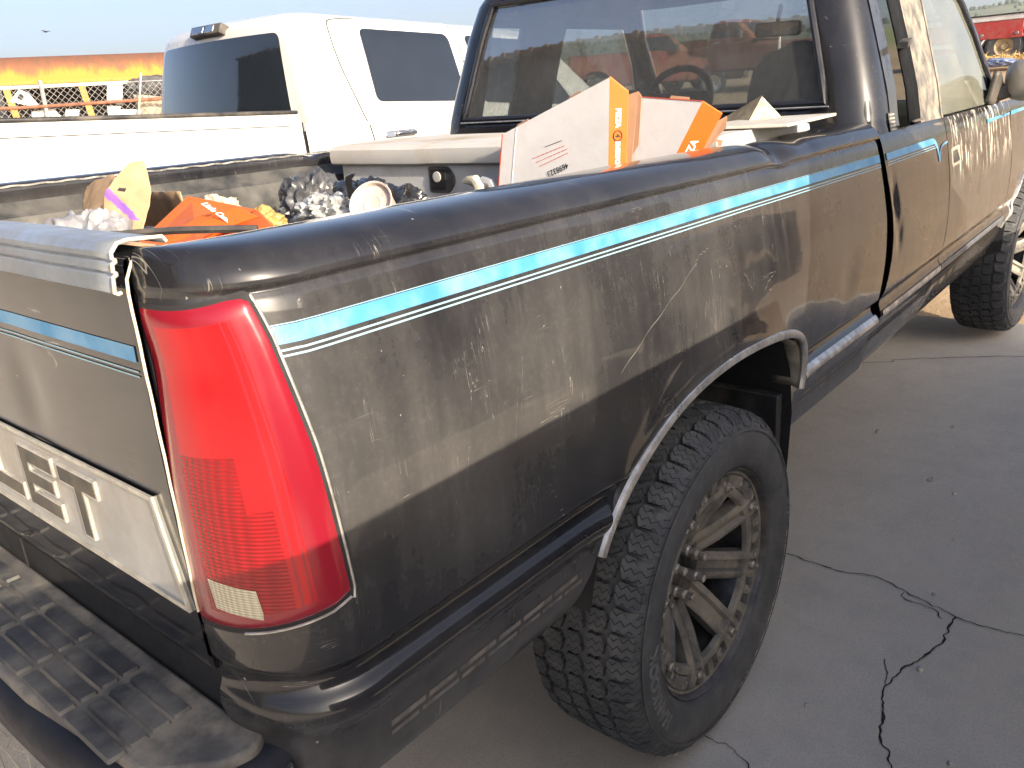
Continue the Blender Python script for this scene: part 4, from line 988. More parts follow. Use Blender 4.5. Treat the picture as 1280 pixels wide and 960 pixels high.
    for s_ in (1, -1):
        for poly in sideglass: winpatch('side_window', poly, sidep(s_), cabo)
        for pth in seam:
            MB().tube([Vector((s_*((interp(z, Zs, Ws) if z > 1.42 else interp(z, zl, xl))+.0), y, z)) for y, z in catmull([(a, zm(b)) for a, b in pth], 6)], .0042, 6).build('door_seam', DARK, cabo)
        y0 = seam[0][-1][0]+.07
        hb = MB().prism(rpoly([(y0, 1.335), (y0+.27, 1.345), (y0+.27, 1.385), (y0, 1.375)], .018, 4), lambda u, v, d: Vector((s_*(interp(v, zl, xl)+d), u, v)), -.004, .012).build('door_handle', CHROME, T, bevel=.004)
        MB().bar((s_*1.004, y0+.09, 1.358), (s_*1.006, y0+.262, 1.362), .020, .026).build('handle_bar', CHROME, hb, bevel=.008)
        m = MB().box(s_*1.14-.10, s_*1.14+.10, cf-.42, cf-.30, 1.42, 1.66); mo = m.build('door_mirror', BLACKP, T, bevel=.04, seg=3)
        MB().bar((s_*.93, cf-.33, 1.45), (s_*1.08, cf-.36, 1.50), .05, .05).build('mirror_arm', BLACKP, mo)
    MB().grid(lambda u, v: cpt('w', (-1+2*u)*.93, zm(1.42+.50*v))+Vector((0, .004, .003)), 16, 12).build('windscreen', TINT, cabo)
    if lamp:
        M = Matrix.Translation((0, cb+.068, zm(1.975))) @ Matrix.Rotation(rad(-24), 4, 'X')
        lo = MB().box(-.175, .175, -.018, .05, -.036, .030, M).build('cargo_lamp', BLACKP, T, bevel=.008)
        for a, b in ((-.16, -.02), (.0, .10)): MB().box(a, b, -.022, -.015, -.026, .02, M).build('cargo_lens', CHROME, lo, bevel=.003)
    return T

WP = pickup('white_pickup', (-3.40, .66, .058), (rad(-1.6), 0, 0), WHITE, BLACKP, 1.95, (1.955, 5.35, 4.6),
            [[(2.58, 1.545), (3.42, 1.54), (3.40, 1.945), (2.60, 1.945)], [(3.60, 1.53), (4.72, 1.50), (4.30, 1.94), (3.58, 1.945)]],
            [[(2.62, 2.0), (2.42, 1.985), (2.36, 1.93), (2.365, 1.75), (2.42, 1.54), (2.475, 1.34), (2.49, 1.1), (2.5, .8)], [(3.5, 2.0), (3.5, 1.5), (3.5, 1.1), (3.5, .7)]],
            'white crew cab pickup with dark tinted windows beyond the black pickup', lamp=True, zk=1.11)
DP = pickup('dark_pickup', (3.20, -.87, 0), (0, 0, 0), NAVY, BLACKP, 2.0, (2.03, 3.90, 3.0),
            [[(2.32, 1.50), (3.5, 1.48), (3.05, 1.93), (2.30, 1.93)]],
            [[(2.22, 1.97), (2.22, 1.5), (2.24, 1.1), (2.25, .7)]],
            'dark blue regular cab pickup parked on the open side of the black pickup', nose=1.38)

# ================================================================== load in the bed
def slab(name, P, d, mt, parent=None, bevel=0, **k):     # polygon P (3-D points) thickened by vector d
    P = [Vector(p) for p in P]; d = Vector(d); n = len(P); V = P+[p+d for p in P]
    F = [list(range(n)), list(range(n, 2*n))[::-1]]+[[i, n+i, n+(i+1) % n, (i+1) % n] for i in range(n)]
    return obj(name, V, F, mt, parent, smooth=False, bevel=bevel, **k)
# tool box
TB = empty('tool_box', (0, 1.72, .87), label='grey steel tool box with black paddle latch across the truck bed', cat='tool box')
def tb(m, name, mt, par=TB, **k):
    m.V = [v-Vector((0, 1.72, .87)) for v in m.V]; return m.build(name, mt, par, **k)
tb(MB().box(-.665, .76, 1.475, 2.03, .88, 1.325), 'body', TOOL, bevel=.006)
lid = MB(); sec = [(1.462, 1.322), (1.452, 1.328), (1.448, 1.350), (1.452, 1.372), (1.468, 1.384), (1.50, 1.387), (1.75, 1.391), (2.0, 1.387), (2.04, 1.380), (2.05, 1.36), (2.05, 1.322)]
n = 40
for i in range(n+1):
    x = -.69+1.46*i/n
    for y, z in sec: lid.V.append(Vector((x, y, z+.003*noise.noise(Vector((x*5, y*5, 0))))))
k = len(sec); lid.F = [[i*k+j, (i+1)*k+j, (i+1)*k+j+1, i*k+j+1] for i in range(n) for j in range(k-1)]+[list(range(k)), [n*k+j for j in range(k)][::-1]]
lid_o = tb(lid, 'lid', TOOLT, angle=30)
for x in (-.18, .48):
    lp_ = tb(MB().prism(rpoly([(x-.052, 1.236), (x+.035, 1.236), (x+.060, 1.265), (x+.060, 1.290), (x+.035, 1.316), (x-.052, 1.316)], .010, 4), lambda u, v, d: Vector((u, 1.474-d, v)), -.002, .005), 'latch', BLACKP, bevel=.002)
    tb(MB().prism(rpoly([(x-.042, 1.245), (x+.022, 1.245), (x+.022, 1.307), (x-.042, 1.307)], .008, 3), lambda u, v, d: Vector((u, 1.470-d, v)), .0005, .003), 'latch_recess', DARK, lp_)
    tb(MB().lathe([(0, .017), (.006, .016), (.007, 0)], 18, Matrix.Translation((x-.012, 1.469, 1.285)) @ Matrix.Rotation(-math.pi/2, 4, 'Z')), 'latch_button', TOOL, lp_)

# pizza boxes
def board_text(parent, txt, org, ex, ey, size, mt, bold=.0, nrm=None, off=.0012, name='print'):
    V, F = text_mesh(txt, size, bold); ex = Vector(ex).normalized(); ey = Vector(ey); ey = (ey-ex*ey.dot(ex)).normalized(); nn = nrm or ex.cross(ey)
    return obj(name, [Vector(org)+ex*v.x+ey*v.y+nn.normalized()*off for v in V], F, mt, parent, smooth=False)
A = Vector((.531, 1.36, 1.536)); B = Vector((.180, 1.36, 1.412)); Cc = Vector((.144, 1.36, 1.268)); D = Vector((.521, 1.36, 1.327))
dn = (D-A)*1.7; Dl = A+dn; Cl = B+dn*1.0+Vector((-.045, 0, .03)); dep = Vector((.032, .030, -.036))
P1 = empty('pizza_box', (.35, 1.38, 1.16), label='white pizza box standing tall with PIZZA 4 EVERYONE orange side', cat='pizza box')
def loc0(o, e):
    for v in o.data.vertices: v.co -= e.location
    return o
f1 = loc0(slab('lid_panel', [A, B, Cl, Dl], Vector((.001, .004, 0)), CARD, P1), P1)
loc0(slab('side_panel', [A, Dl, Dl+dep, A+dep], Vector((.001, .003, .002)), ORANGE, P1), P1)
loc0(slab('top_panel', [B, A, A+dep, B+dep], Vector((0, .002, -.002)), CARD, P1), P1)
loc0(slab('base_panel', [A+dep, Dl+dep, Cl+dep, B+dep], Vector((0, .003, 0)), KRAFT, P1), P1)
fl = A+dep; loc0(slab('flap', [fl+Vector((.0, .004, -.006)), fl+Vector((.022, .012, .0)), fl+Vector((.030, .014, -.012)), fl+dn*.35+Vector((.026, .014, 0)), fl+dn*.42+Vector((.012, .01, 0)), fl+dn*.9+Vector((.008, .008, 0)), fl+dn*.9+Vector((0, .004, 0))], Vector((0, .002, 0)), KRAFT, P1), P1)
loc0(slab('red_edge', [B+Vector((-.0015, -.001, .0)), B+Vector((.002, -.001, 0)), Cl+Vector((.002, -.001, 0)), Cl+Vector((-.0015, -.001, 0))], Vector((0, .001, 0)), REDI, P1), P1)
for t in (.24, .74): q = A+(B-A)*t; ee = (B-A).normalized(); loc0(slab('tab', [q+Vector((0, 0, -.001)), q+ee*.045+Vector((0, 0, -.001)), q+ee*.042+Vector((0, .004, .006)), q+ee*.004+Vector((0, .004, .006))], Vector((0, .002, 0)), KRAFT, P1), P1)
# crease
q0 = A+(B-A)*.86; loc0(slab('crease', [q0+Vector((0, -.0008, -.002)), q0+Vector((.0025, -.0008, -.002)), q0+(Cl-B)*.97+Vector((.0025, -.0008, 0)), q0+(Cl-B)*.97+Vector((0, -.0008, 0))], Vector((0, .001, 0)), WHITEP, P1), P1)
sn = (Dl-A).normalized(); sc_ = A+dep*.5; nrm = dep.cross(dn); nrm = nrm if nrm.y < 0 else -nrm
for t, txt, sz in ((.235, 'PIZZA', .0165), (.52, 'EVERYONE', .0150)): loc0(board_text(P1, txt, sc_+dn*t*.92, sn, dep, sz, WHITEP, .0011, nrm), P1)
cc = sc_+dn*.335; e1 = sn; e2 = (dep-sn*dep.dot(sn)).normalized()
m = MB().tube([cc+nrm.normalized()*.0012+(e1*math.cos(a)+e2*math.sin(a)*.85)*.0125 for a in [2*math.pi*i/20 for i in range(20)]], .0011, 5, closed=True); o = m.build('print', BLACKI, P1); loc0(o, P1)
loc0(board_text(P1, '4', cc, sn, dep, .016, BLACKI, .0006, nrm), P1)
fx = (A-B).normalized(); fz = (B-Cl).normalized(); fo = Vector((.335, 1.36, 1.306))
loc0(board_text(P1, '4698323', fo+Vector((.028, 0, .012)), -fx, -fz, .021, BLACKI, .0003, Vector((0, -1, 0))), P1)
for i in range(3):
    a = fo+Vector((-.055+.012*i, -.0011, .040-.010*i)); b_ = a+Vector((.115-.01*i, 0, .034)); up = Vector((0, 0, .0017)); x = 0
    while x < .95:
        L = random.uniform(.05, .13); s0 = a+(b_-a)*x; s1 = a+(b_-a)*min(1, x+L); loc0(slab('fine_print', [s0, s1, s1+up, s0+up], Vector((0, .0006, 0)), REDI, P1), P1); x += L+.025
loc0(slab('fine_print', [fo+Vector((-.01, -.0011, .070)), fo+Vector((.045, -.0011, .085)), fo+Vector((.045, -.0011, .0865)), fo+Vector((-.01, -.0011, .0715))], Vector((0, .0006, 0)), BLACKI, P1), P1)

A = Vector((.560, 1.41, 1.489)); B = Vector((.753, 1.41, 1.468)); Cc = Vector((.687, 1.41, 1.355)); D = Vector((.541, 1.41, 1.328))
Cl = B+(Cc-B)*1.7; Dl = A+(D-A)*1.35; dep = Vector((.032, .034, -.030))
P2 = empty('pizza_box', (.63, 1.43, 1.23), label='white pizza box slanting over the rail behind a taller one', cat='pizza box')
loc0(slab('lid_panel', [A, Dl, Cl, B], Vector((0, .004, 0)), CARD, P2), P2); loc0(slab('side_panel', [B, Cl, Cl+dep, B+dep], Vector((.001, .003, .001)), ORANGE, P2), P2)
loc0(slab('top_panel', [A, B, B+dep, A+dep], Vector((0, .002, -.001)), CARD, P2), P2); loc0(slab('base_panel', [A+dep, B+dep, Cl+dep, Dl+dep], Vector((0, .003, 0)), KRAFT, P2), P2)
loc0(slab('red_edge', [A+Vector((0, -.001, 0)), B+Vector((0, -.001, 0)), B+Vector((0, -.001, .002)), A+Vector((0, -.001, .002))], Vector((0, .001, 0)), REDI, P2), P2)
q = B+dep; sd = (Cl-B); loc0(slab('flap', [q+sd*.08, q+sd*.06+Vector((.016, .008, .006)), q+sd*.18+Vector((.026, .012, .002)), q+sd*.3+Vector((.014, .008, 0)), q+sd*.34+Vector((.034, .018, .004)), q+sd*.48+Vector((.038, .02, 0)), q+sd*.86+Vector((.03, .02, 0)), q+sd*.95], Vector((0, .002, 0)), KRAFT, P2), P2)
q = A+(B-A)*.55; loc0(slab('tab', [q, q+Vector((.052, 0, -.006)), q+Vector((.050, .004, .002)), q+Vector((.002, .004, .008))], Vector((0, .002, 0)), KRAFT, P2), P2)
n2 = dep.cross(sd); n2 = n2 if n2.x > 0 else -n2
loc0(board_text(P2, 'PIZZA', B+dep*.5+sd*.52, -sd, -dep, .024, WHITEP, .001, n2), P2)

# orange pizza box lid lying open on the rubbish
P3 = empty('orange_pizza_box', (.2, .33, 1.28), label='orange pizza box lid lying on the rubbish behind the tailgate', cat='pizza box')
OL = [[0.093, 0.46, 1.356], [0.389, 0.42, 1.343], [0.559, 0.34, 1.326], [0.33, 0.22, 1.25], [0.475, 0.24, 1.317], [0.163, 0.3, 1.288]]
O = [Vector(q) for q in OL]
loc0(slab('printed_panel', O, Vector((.002, .006, -.004)), ORANGE, P3), P3)
ex = (O[1]-O[5]).normalized(); nn = (O[1]-O[0]).cross(O[4]-O[0]).normalized(); nn = nn if nn.z > 0 else -nn
t0 = Vector((.02, .47, 1.272))
ctrO = sum(O, Vector())/6
def onO(u, v):                                           # point on the lid plane
    e1 = (O[1]-O[5]).normalized(); e2 = (O[0]-O[4]); e2 = (e2-e1*e2.dot(e1)).normalized(); return ctrO+e1*u+e2*v, e1, e2
p_, e1, e2 = onO(.02, -.012)
loc0(slab('raised_flap', [onO(-.07, -.07)[0]+Vector((0, -.01, .004)), onO(.16, -.05)[0]+Vector((0, -.01, .008)), onO(.10, .0)[0]+Vector((0, -.012, .022)), onO(.01, .015)[0]+Vector((0, -.012, .022))], Vector((0, .003, -.001)), ORANGE, P3), P3)
loc0(board_text(P3, 'Little Caesars', onO(.075, -.020)[0]+Vector((0, -.012, .022)), Vector((.9, .0, -.36)), e2, .017, WHITEP, .0006, Vector((0, -.7, .7))), P3)
for i in range(9):                                       # dark leaf marks
    u = -.075+.022*i; p_, e1, e2 = onO(u+.01, .035-.0008*(i-4)**2-.002*i); s_ = -1 if i < 5 else 1
    m = MB(); d1 = (e1*(.6*s_*-1)+e2*.8).normalized(); w_ = d1.cross(nn)
    m.V = [p_+nn*.004, p_+d1*.010+w_*.004+nn*.004, p_+d1*.022+nn*.004, p_+d1*.010-w_*.004+nn*.004]; m.F = [[0, 1, 2, 3]]; loc0(m.build('print', BLACKI, P3, smooth=False), P3)

# brown paper bag
BG = empty('paper_bag', (-.42, .58, 1.2), label='torn brown paper bag with purple print standing in the rubbish', cat='paper bag')
def sheet(name, P, nu, nv, amp, seed, mt, par, thick=.0025, scale=14, pat=None):
    P = [[Vector(q) for q in r] for r in P]; R1 = len(P)-1; C1 = len(P[0])-1
    def fn(u, v):
        a = min(int(v*R1), R1-1); b = min(int(u*C1), C1-1); fv = v*R1-a; fu = u*C1-b
        return (P[a][b]*(1-fu)+P[a][b+1]*fu)*(1-fv)+(P[a+1][b]*(1-fu)+P[a+1][b+1]*fu)*fv
    m = MB().grid(fn, nu, nv); m.V = crumple(m.V, amp, scale, seed); m.V = [v-par.location for v in m.V]
    return m.build(name, mt, par, solid=thick, angle=25, fm=[pat((i+.5)/nu, (j+.5)/nv) for j in range(nv) for i in range(nu)] if pat else None)
def bagpat(u, v):
    if .44 < v < .73 and abs(v-(.70-.62*abs(u-.45))) < (.026 if u < .45 else .040): return 1
    if u < .2 and .66 < v < .78 or .30 < u < .40 and .74 < v < .80 or .62 < u < .70 and .68 < v < .71: return 2
    return 0
sheet('left_panel', [[(-.93, .63, 1.10), (-.70, .60, 1.08), (-.44, .52, 1.08)], [(-.92, .64, 1.285), (-.72, .60, 1.29), (-.46, .50, 1.27)], [(-.95, .66, 1.315), (-.60, .64, 1.378), (-.40, .56, 1.355)]], 26, 16, .010, 3, BAGB, BG)
sheet('right_panel', [[(-.40, .50, 1.08), (-.32, .44, 1.08), (-.20, .50, 1.08)], [(-.41, .51, 1.27), (-.31, .45, 1.27), (-.21, .50, 1.26)], [(-.35, .54, 1.34), (-.285, .47, 1.36), (-.195, .53, 1.345)], [(-.278, .56, 1.408), (-.268, .53, 1.415), (-.250, .56, 1.418)]], 60, 80, .006, 8, [BAGB, PURP, BLACKI], BG, pat=bagpat)
sheet('back_panel', [[(-.9, .74, 1.08), (-.5, .72, 1.08), (-.18, .64, 1.08)], [(-.92, .72, 1.30), (-.55, .68, 1.33), (-.2, .60, 1.34)]], 20, 12, .008, 5, BAGB, BG)
sheet('spike', [[(-.36, .545, 1.335), (-.335, .545, 1.34)], [(-.335, .55, 1.40), (-.330, .55, 1.402)]], 4, 6, .002, 5, mat('grey_plastic_scrap', (.25, .25, .27), .5), BG)
def blob(name, c, r, amp, scale, seed, mt, sub=4, parent=None, flat=True, sharp=50, **k):
    bm = bmesh.new(); bmesh.ops.create_icosphere(bm, subdivisions=min(6, sub+1), radius=1)
    for v in bm.verts:
        p = v.co.copy(); d = 1+amp*noise.noise(p*scale+Vector((seed, 0, 0)))+amp*.7*(1-2*abs(noise.noise(p*scale*1.9+Vector((0, seed, 2)))))+amp*.22*(1-2*abs(noise.noise(p*scale*4.3+Vector((2, seed, 2)))))+amp*.05*(1-2*abs(noise.noise(p*scale*9.7+Vector((7, seed, 3)))))
        v.co = Vector((p.x*r[0], p.y*r[1], p.z*r[2]))*d
    V = [v.co.copy() for v in bm.verts]; F = [[v.index for v in q.verts] for q in bm.faces]; bm.free()
    o = obj(name, V, F, mt, parent, angle=sharp, **k); o.location = c; return o
PLAST = mat('grey_plastic_film', (.21, .21, .225), .42, var=.15, coat=.3)
GB = blob('plastic_bag', (-.27, .40, 1.195), (.125, .09, .105), .26, 1.6, 3, PLAST, 5, label='crumpled pale grey plastic bag knotted beside the brown bag', cat='plastic bag')
sheet_e = empty('plastic_bag', (-.50, .43, 1.2), label='grey plastic bag with stiff folded side leaning on another bag', cat='plastic bag')
sheet('folded_side', [[(-.62, .43, 1.14), (-.50, .40, 1.13), (-.42, .37, 1.13)], [(-.585, .43, 1.255), (-.48, .40, 1.25), (-.40, .38, 1.23)], [(-.44, .44, 1.305), (-.41, .43, 1.315), (-.37, .42, 1.30)]], 16, 16, .010, 12, PLAST, sheet_e)
blob('bundle', (0, -.0, -.07), (.10, .06, .09), .25, 2, 9, PLAST, 4, sheet_e)
# black rubbish bag with a paper cup
TBAG = mat('black_film', (.018, .018, .020), .22, var=.2, coat=.4, bmp=.5, bscale=25, bdist=.01)
blob('rubbish_bag', (-.14, 1.14, 1.17), (.21, .10, .115), .30, 2.0, 5, TBAG, 5, label='black plastic rubbish bag torn open in front of the tool box', cat='rubbish bag')
blob('rubbish_bag', (-.37, 1.12, 1.19), (.10, .10, .12), .30, 2.2, 15, mat('grey_black_film', (.055, .056, .06), .3, var=.3, coat=.3), 4, label='small dark grey rubbish bag by the bed wall', cat='rubbish bag')
blob('plastic_wrapper', (-.155, 1.0, 1.225), (.095, .06, .050), .38, 3.0, 4, mat('clear_crumpled_film', (.30, .31, .31), .2, var=.5, scale=30, coat=.6), 4, label='shiny crumpled clear wrapper in front of the black rubbish bag', cat='wrapper')
M = Matrix.Translation((.035, 1.0, 1.262)) @ Matrix.Scale(.86, 4) @ Matrix.Rotation(rad(55), 4, 'X') @ Matrix.Rotation(rad(18), 4, 'Y') @ Matrix.Rotation(-math.pi/2, 4, 'Y')
cup = MB().lathe([(-.10, .0), (-.10, .045), (.02, .066), (.024, .070), (.028, .069), (.026, .064), (.012, .061), (.010, .030), (.013, .028), (.010, .02), (.010, 0)], 32).build('paper_cup', mat('pinkish_white_cup', (.46, .38, .34), .5, var=.12, scale=12), None, label='pinkish white paper cup tipped on its side among black film', cat='paper cup'); cup.matrix_world = M
MB().tube([(.0, 1.01, 1.25), (-.06, 1.0, 1.29), (-.03, .98, 1.335), (-.005, .98, 1.345)], [.012, .010, .009, .004], 6).build('bag_tie', TBAG, label='twisted black film tie sticking up beside the paper cup', cat='bag tie')
FOAM = mat('yellowed_foam', (.55, .50, .38), .9, var=.2, scale=30)
m = MB().tube([(.02, 1.36, 1.282), (.04, 1.36, 1.290), (.068, 1.36, 1.288), (.082, 1.36, 1.272), (.085, 1.36, 1.245), (.09, 1.36, 1.18)], [.006, .013, .016, .018, .02, .03], 10); m.V = crumple(m.V, .004, 60, 2); m.build('foam_scrap', FOAM, label='hooked yellowish foam scrap in front of the tool box', cat='foam scrap')
MB().tube([(.085, 1.37, 1.285), (.115, 1.37, 1.28), (.135, 1.37, 1.255), (.14, 1.37, 1.17)], .014, 8).build('grey_hose', mat('grey_hose', (.25, .26, .28), .5), label='bent grey hose end beside the yellowish foam scrap', cat='hose')
blob('rubbish_bag', (.40, 1.28, 1.01), (.30, .13, .165), .16, 2.2, 11, TBAG, 4, label='full black rubbish bag under the white pizza boxes', cat='rubbish bag')
# yellow crumpled paper behind the orange lid, black strap on the tailgate edge
YP = mat('yellow_wrapper', (.38, .27, .09), .6, var=.4, scale=14)
blob('paper_wrapper', (.20, .55, 1.288), (.055, .035, .028), .28, 2.6, 2, YP, 4, label='crumpled yellow wrapper behind the orange pizza box lid', cat='wrapper')
blob('paper_wrapper', (-.13, .66, 1.275), (.05, .04, .04), .35, 2.6, 6, mat('cream_wrapper', (.42, .37, .29), .7, var=.25, scale=20), 4, label='cream wrapper wedged between brown bag and orange pizza lid', cat='wrapper')
blob('rubbish_heap', (.02, .46, 1.06), (.62, .34, .19), .20, 2.4, 7, TBAG, 5, label='black rubbish bag heaped under the orange lid and paper bag', cat='rubbish bag')
m = MB().tube(catmull([(-.02, .12, 1.355), (.02, .09, 1.362), (.10, .075, 1.352), (.30, .10, 1.340), (.50, .20, 1.345), (.60, .28, 1.340)], 6), .006, 6); m.V = [Vector((v.x, v.y, v.z)) for v in m.V]
m.build('rubber_strip', BLACKP, label='loose black rubber strip curling up inside the tailgate', cat='rubber strip')
# pleated filter and white board on the tool box
PF = empty('pleated_filter', (.62, 1.93, 1.39), label='dirty pleated paper filter standing on the tool box lid', cat='filter')
m = MB(); N = 22; P0 = Vector((.50, 1.98, 1.392)); P1_ = Vector((.665, 1.86, 1.395)); ap = Vector((.672, 1.93, 1.465))
for i in range(N+1):
    t = i/N; b0 = P0+(P1_-P0)*t+Vector((0, 0, .004*(i % 2))); m.V += [b0+(Vector((.006, -.004, 0)) if i % 2 else Vector()), ap+(P0-P1_)*.05*(1-t)+(Vector((.003, -.003, .002)) if i % 2 else Vector())]
m.F = [[2*i, 2*i+2, 2*i+3, 2*i+1] for i in range(N)]; m.V = [v-PF.location for v in m.V]; m.build('pleats', mat('tan_filter_paper', (.42, .33, .20), .9, var=.3, scale=30), PF, smooth=False, solid=.002)
m = MB(); m.V = [v-PF.location for v in (P1_, Vector((.76, 1.90, 1.393)), ap, Vector((.70, 1.98, 1.393)))]; m.F = [[0, 1, 2], [1, 3, 2], [0, 2, 3]]; m.build('end_cap', mat('cream_filter_cap', (.55, .49, .36), .9, var=.4, scale=45), PF, smooth=False, solid=.003)
slab('white_board', [(.60, 1.60, 1.394), (.86, 1.66, 1.392), (.885, 1.93, 1.404), (.62, 1.99, 1.397)], (0, 0, .008), mat('dusty_white_board', (.50, .49, .46), .6, var=.12, dirt=(.36, .29, .2), damt=.6, dscale=7), label='dusty white board lying over the bed rail by the tool box', cat='board', bevel=.002)

# ================================================================== yard behind
# rusting school bus
RUST = m_rust_bus(); YEL = mat('faded_bus_yellow', (.36, .19, .035), .7, var=.15, scale=4, dirt=(.4, .2, .06), damt=.6)
BUS = empty('school_bus', (-17.3, 8.45, .2), (0, 0, rad(-25)), label='rusting orange and yellow school bus behind the chain link fence', cat='bus')
def bus_roof(u, v):
    y = -6.5+11.5*u; a = math.pi*v; x = -1.2+1.22*math.cos(a); z = 2.30+.56*(math.sin(a)**.62 if 0 < v < 1 else 0)
    return (x, y, z)
MB().grid(bus_roof, 60, 28).build('roof', RUST, BUS)
MB().box(-.02, .035, -6.5, 5, 2.245, 2.305).build('roof_gutter', YEL, BUS)
m = MB()
for i in range(90): m.lathe([(0, .012), (.008, .008), (.009, 0)], 6, Matrix.Translation((.034, -6.4+.127*i, 2.275)))
m.build('rivets', RUST, BUS, kind='stuff')
MB().box(-2.42, .0, -6.5, 5, .45, 1.45).build('body', YEL, BUS, bevel=.05)
MB().box(-.045, .012, -6.4, 4.9, 2.17, 2.235).build('window_header', mat('cream_strip', (.55, .50, .40), .7, var=.2), BUS)
MB().box(-2.2, -2.15, -6.4, 4.9, 1.5, 2.25).build('far_wall', mat('dark_bus_inside', (.05, .05, .055), .9), BUS)
for i in range(8):
    y = -5.9+1.43*i; MB().bar((-.02, y, 1.45), (-.02, y-.10, 2.25), .05, .13, (0, 1, 0)).build('window_pillar', YEL, BUS)
    MB().box(-.035, -.025, y+.1, y+1.25, 1.47, 2.16).build('window_pane', TINT, BUS) if i not in (3, 4, 5) else MB().bar((-.03, y+.1, 1.82), (-.03, y+1.3, 1.84), .03, .03).build('window_bar', DARK, BUS)
for y in (-4, 3):
    w = MB().lathe([(-.3, .2), (-.3, .44), (-.25, .5), (0, .5), (.0, .3), (-.05, .28), (-.05, 0)], 28).build('wheel', TYRE, BUS); w.location = (.02, y, .5)
MB().box(-2.3, -.1, 5, 6.6, .45, 1.5).build('bonnet', YEL, BUS, bevel=.15, seg=4)
# fence in front of it
STEEL = mat('galvanised_wire', (.42, .42, .41), .5, .6, var=.2); RPIPE = mat('rusty_pipe', (.20, .085, .05), .8, var=.3, scale=12)
FE = empty('chain_link_fence', (-14.0, 6.9, .14), (0, 0, rad(-25)), label='sagging chain link fence with rusty rail in front of the bus', cat='fence')
m = MB(); L0, L1, T0, T1 = -3.6, 3.6, .15, 2.12; p = .11
def clipw(c, sgn):
    pts = []
    a0 = max(L0, (c-T1) if sgn > 0 else (c-T1)); 
    # wire: z = sgn*(y-c)+T0
    y0, z0, y1, z1 = (c, T0, c+(T1-T0)*sgn, T1)
    t0, t1 = 0., 1.
    for lo, hi in ((L0, L1),):
        d = y1-y0
        ta = (lo-y0)/d; tb_ = (hi-y0)/d; t0 = max(t0, min(ta, tb_)); t1 = min(t1, max(ta, tb_))
    if t1-t0 < .02: return
    A = Vector((.01*sgn, y0+(y1-y0)*t0, z0+(z1-z0)*t0)); B_ = Vector((.01*sgn, y0+(y1-y0)*t1, z0+(z1-z0)*t1)); m.tube([A, B_], .0042, 4, cap=False)
c = L0-2.2
while c < L1+2.2:
    clipw(c, 1); clipw(c, -1); c += p
m.build('wire_mesh', STEEL, FE, kind='stuff')
MB().tube([(.03, -3.6+1.2*i, 1.78+.015*math.sin(i*2.1)) for i in range(7)], .03, 8).build('rusty_rail', RPIPE, FE)
MB().tube([(.02, -3.6+1.2*i, 2.12+.02*math.sin(i*1.4)) for i in range(7)], .008, 6).build('top_wire', STEEL, FE)
for y in (-3.2, -.9, 1.15, 3.3): MB().tube([(0.0, y, 0), (.0, y+.05, 2.2)], .035, 8).build('post', STEEL, FE)
MB().bar((.05, .60, 1.45), (.05, .80, 2.25), .07, .03).build('loose_strut', mat('grey_wood_strut', (.34, .32, .28), .8), FE)
PAP = mat('weathered_white_sheet', (.62, .60, .57), .8, var=.12, scale=12, dirt=(.38, .36, .33), damt=.5, dscale=14)
def sheetpanel(name, y, z, w, h, tilt, label, shape=None):
    e = empty(name, tuple(FE.matrix_basis @ Vector((-.10, y, z))), (0, 0, rad(-25)), label=label, cat='panel')
    P = shape or [(-w/2, -h/2), (w/2, -h/2), (w/2, h/2), (-w/2, h/2)]; ct, s_ = math.cos(tilt), math.sin(tilt)
    m = MB().prism([(u*ct-v*s_, u*s_+v*ct) for u, v in P], lambda u, v, d: Vector((d, u, v)), -.02, .0); m.build('sheet', PAP, e, bevel=.003); return e, ct, s_
S1, ct, s_ = sheetpanel('white_sign', -1.15, 1.90, .4, .2, -.25, 'white panel with a black mark tilted above the rusty rail', [(-.24, -.08), (.26, -.10), (.05, .12), (-.10, .16)])
MB().lathe([(0, .05), (.004, .05), (.005, 0)], 12, Matrix.Translation((.001, -.06, .05))).build('black_mark', BLACKI, S1)
sheetpanel('white_sign', -.92, 1.55, .45, .33, .10, 'broad white panel with five sides below the rusty rail', [(-.26, -.15), (.16, -.17), (.27, .0), (.20, .16), (-.16, .17)])
sheetpanel('white_sign', -.52, 1.54, .26, .33, -.10, 'white panel with slanting edge next to the broad one', [(-.13, -.16), (.12, -.15), (.17, .17), (-.05, .16)])
sheetpanel('white_sign', .30, 1.93, .26, .36, -.22, 'tall white panel standing above the rusty rail by the strut')
sheetpanel('white_sign', .22, 1.52, .22, .40, -.08, 'narrow white panel under the tall one'); sheetpanel('white_sign', .50, 1.50, .34, .28, -.05, 'low white panel beside the narrow one')
sheetpanel('white_sign', -1.75, 1.52, .18, .40, .0, 'small white panel at the broken end of the row')
TAN = mat('tan_canvas', (.36, .30, .22), .9, var=.2, scale=5)
e = empty('canvas_sheet', tuple(FE.matrix_basis @ Vector((-.25, 1.25, 1.6))), (0, 0, rad(-25)), label='tan canvas sheet slumped behind the fence beside a yellow pillar', cat='canvas')
sheet_m = MB().grid(lambda u, v: (.06*math.sin(u*9)*v, -.55+1.1*u-.1*v, -.5+.80*v-.14*u*v), 24, 14); sheet_m.build('canvas', TAN, e, solid=.01)
blob('plough_blade', tuple(FE.matrix_basis @ Vector((-.6, 1.05, 1.98))), (.12, .50, .20), .3, 2.2, 3, mat('dark_scrap', (.05, .05, .055), .7, var=.4), 4, label='dark scrap metal heap behind the top wire of the fence', cat='scrap')

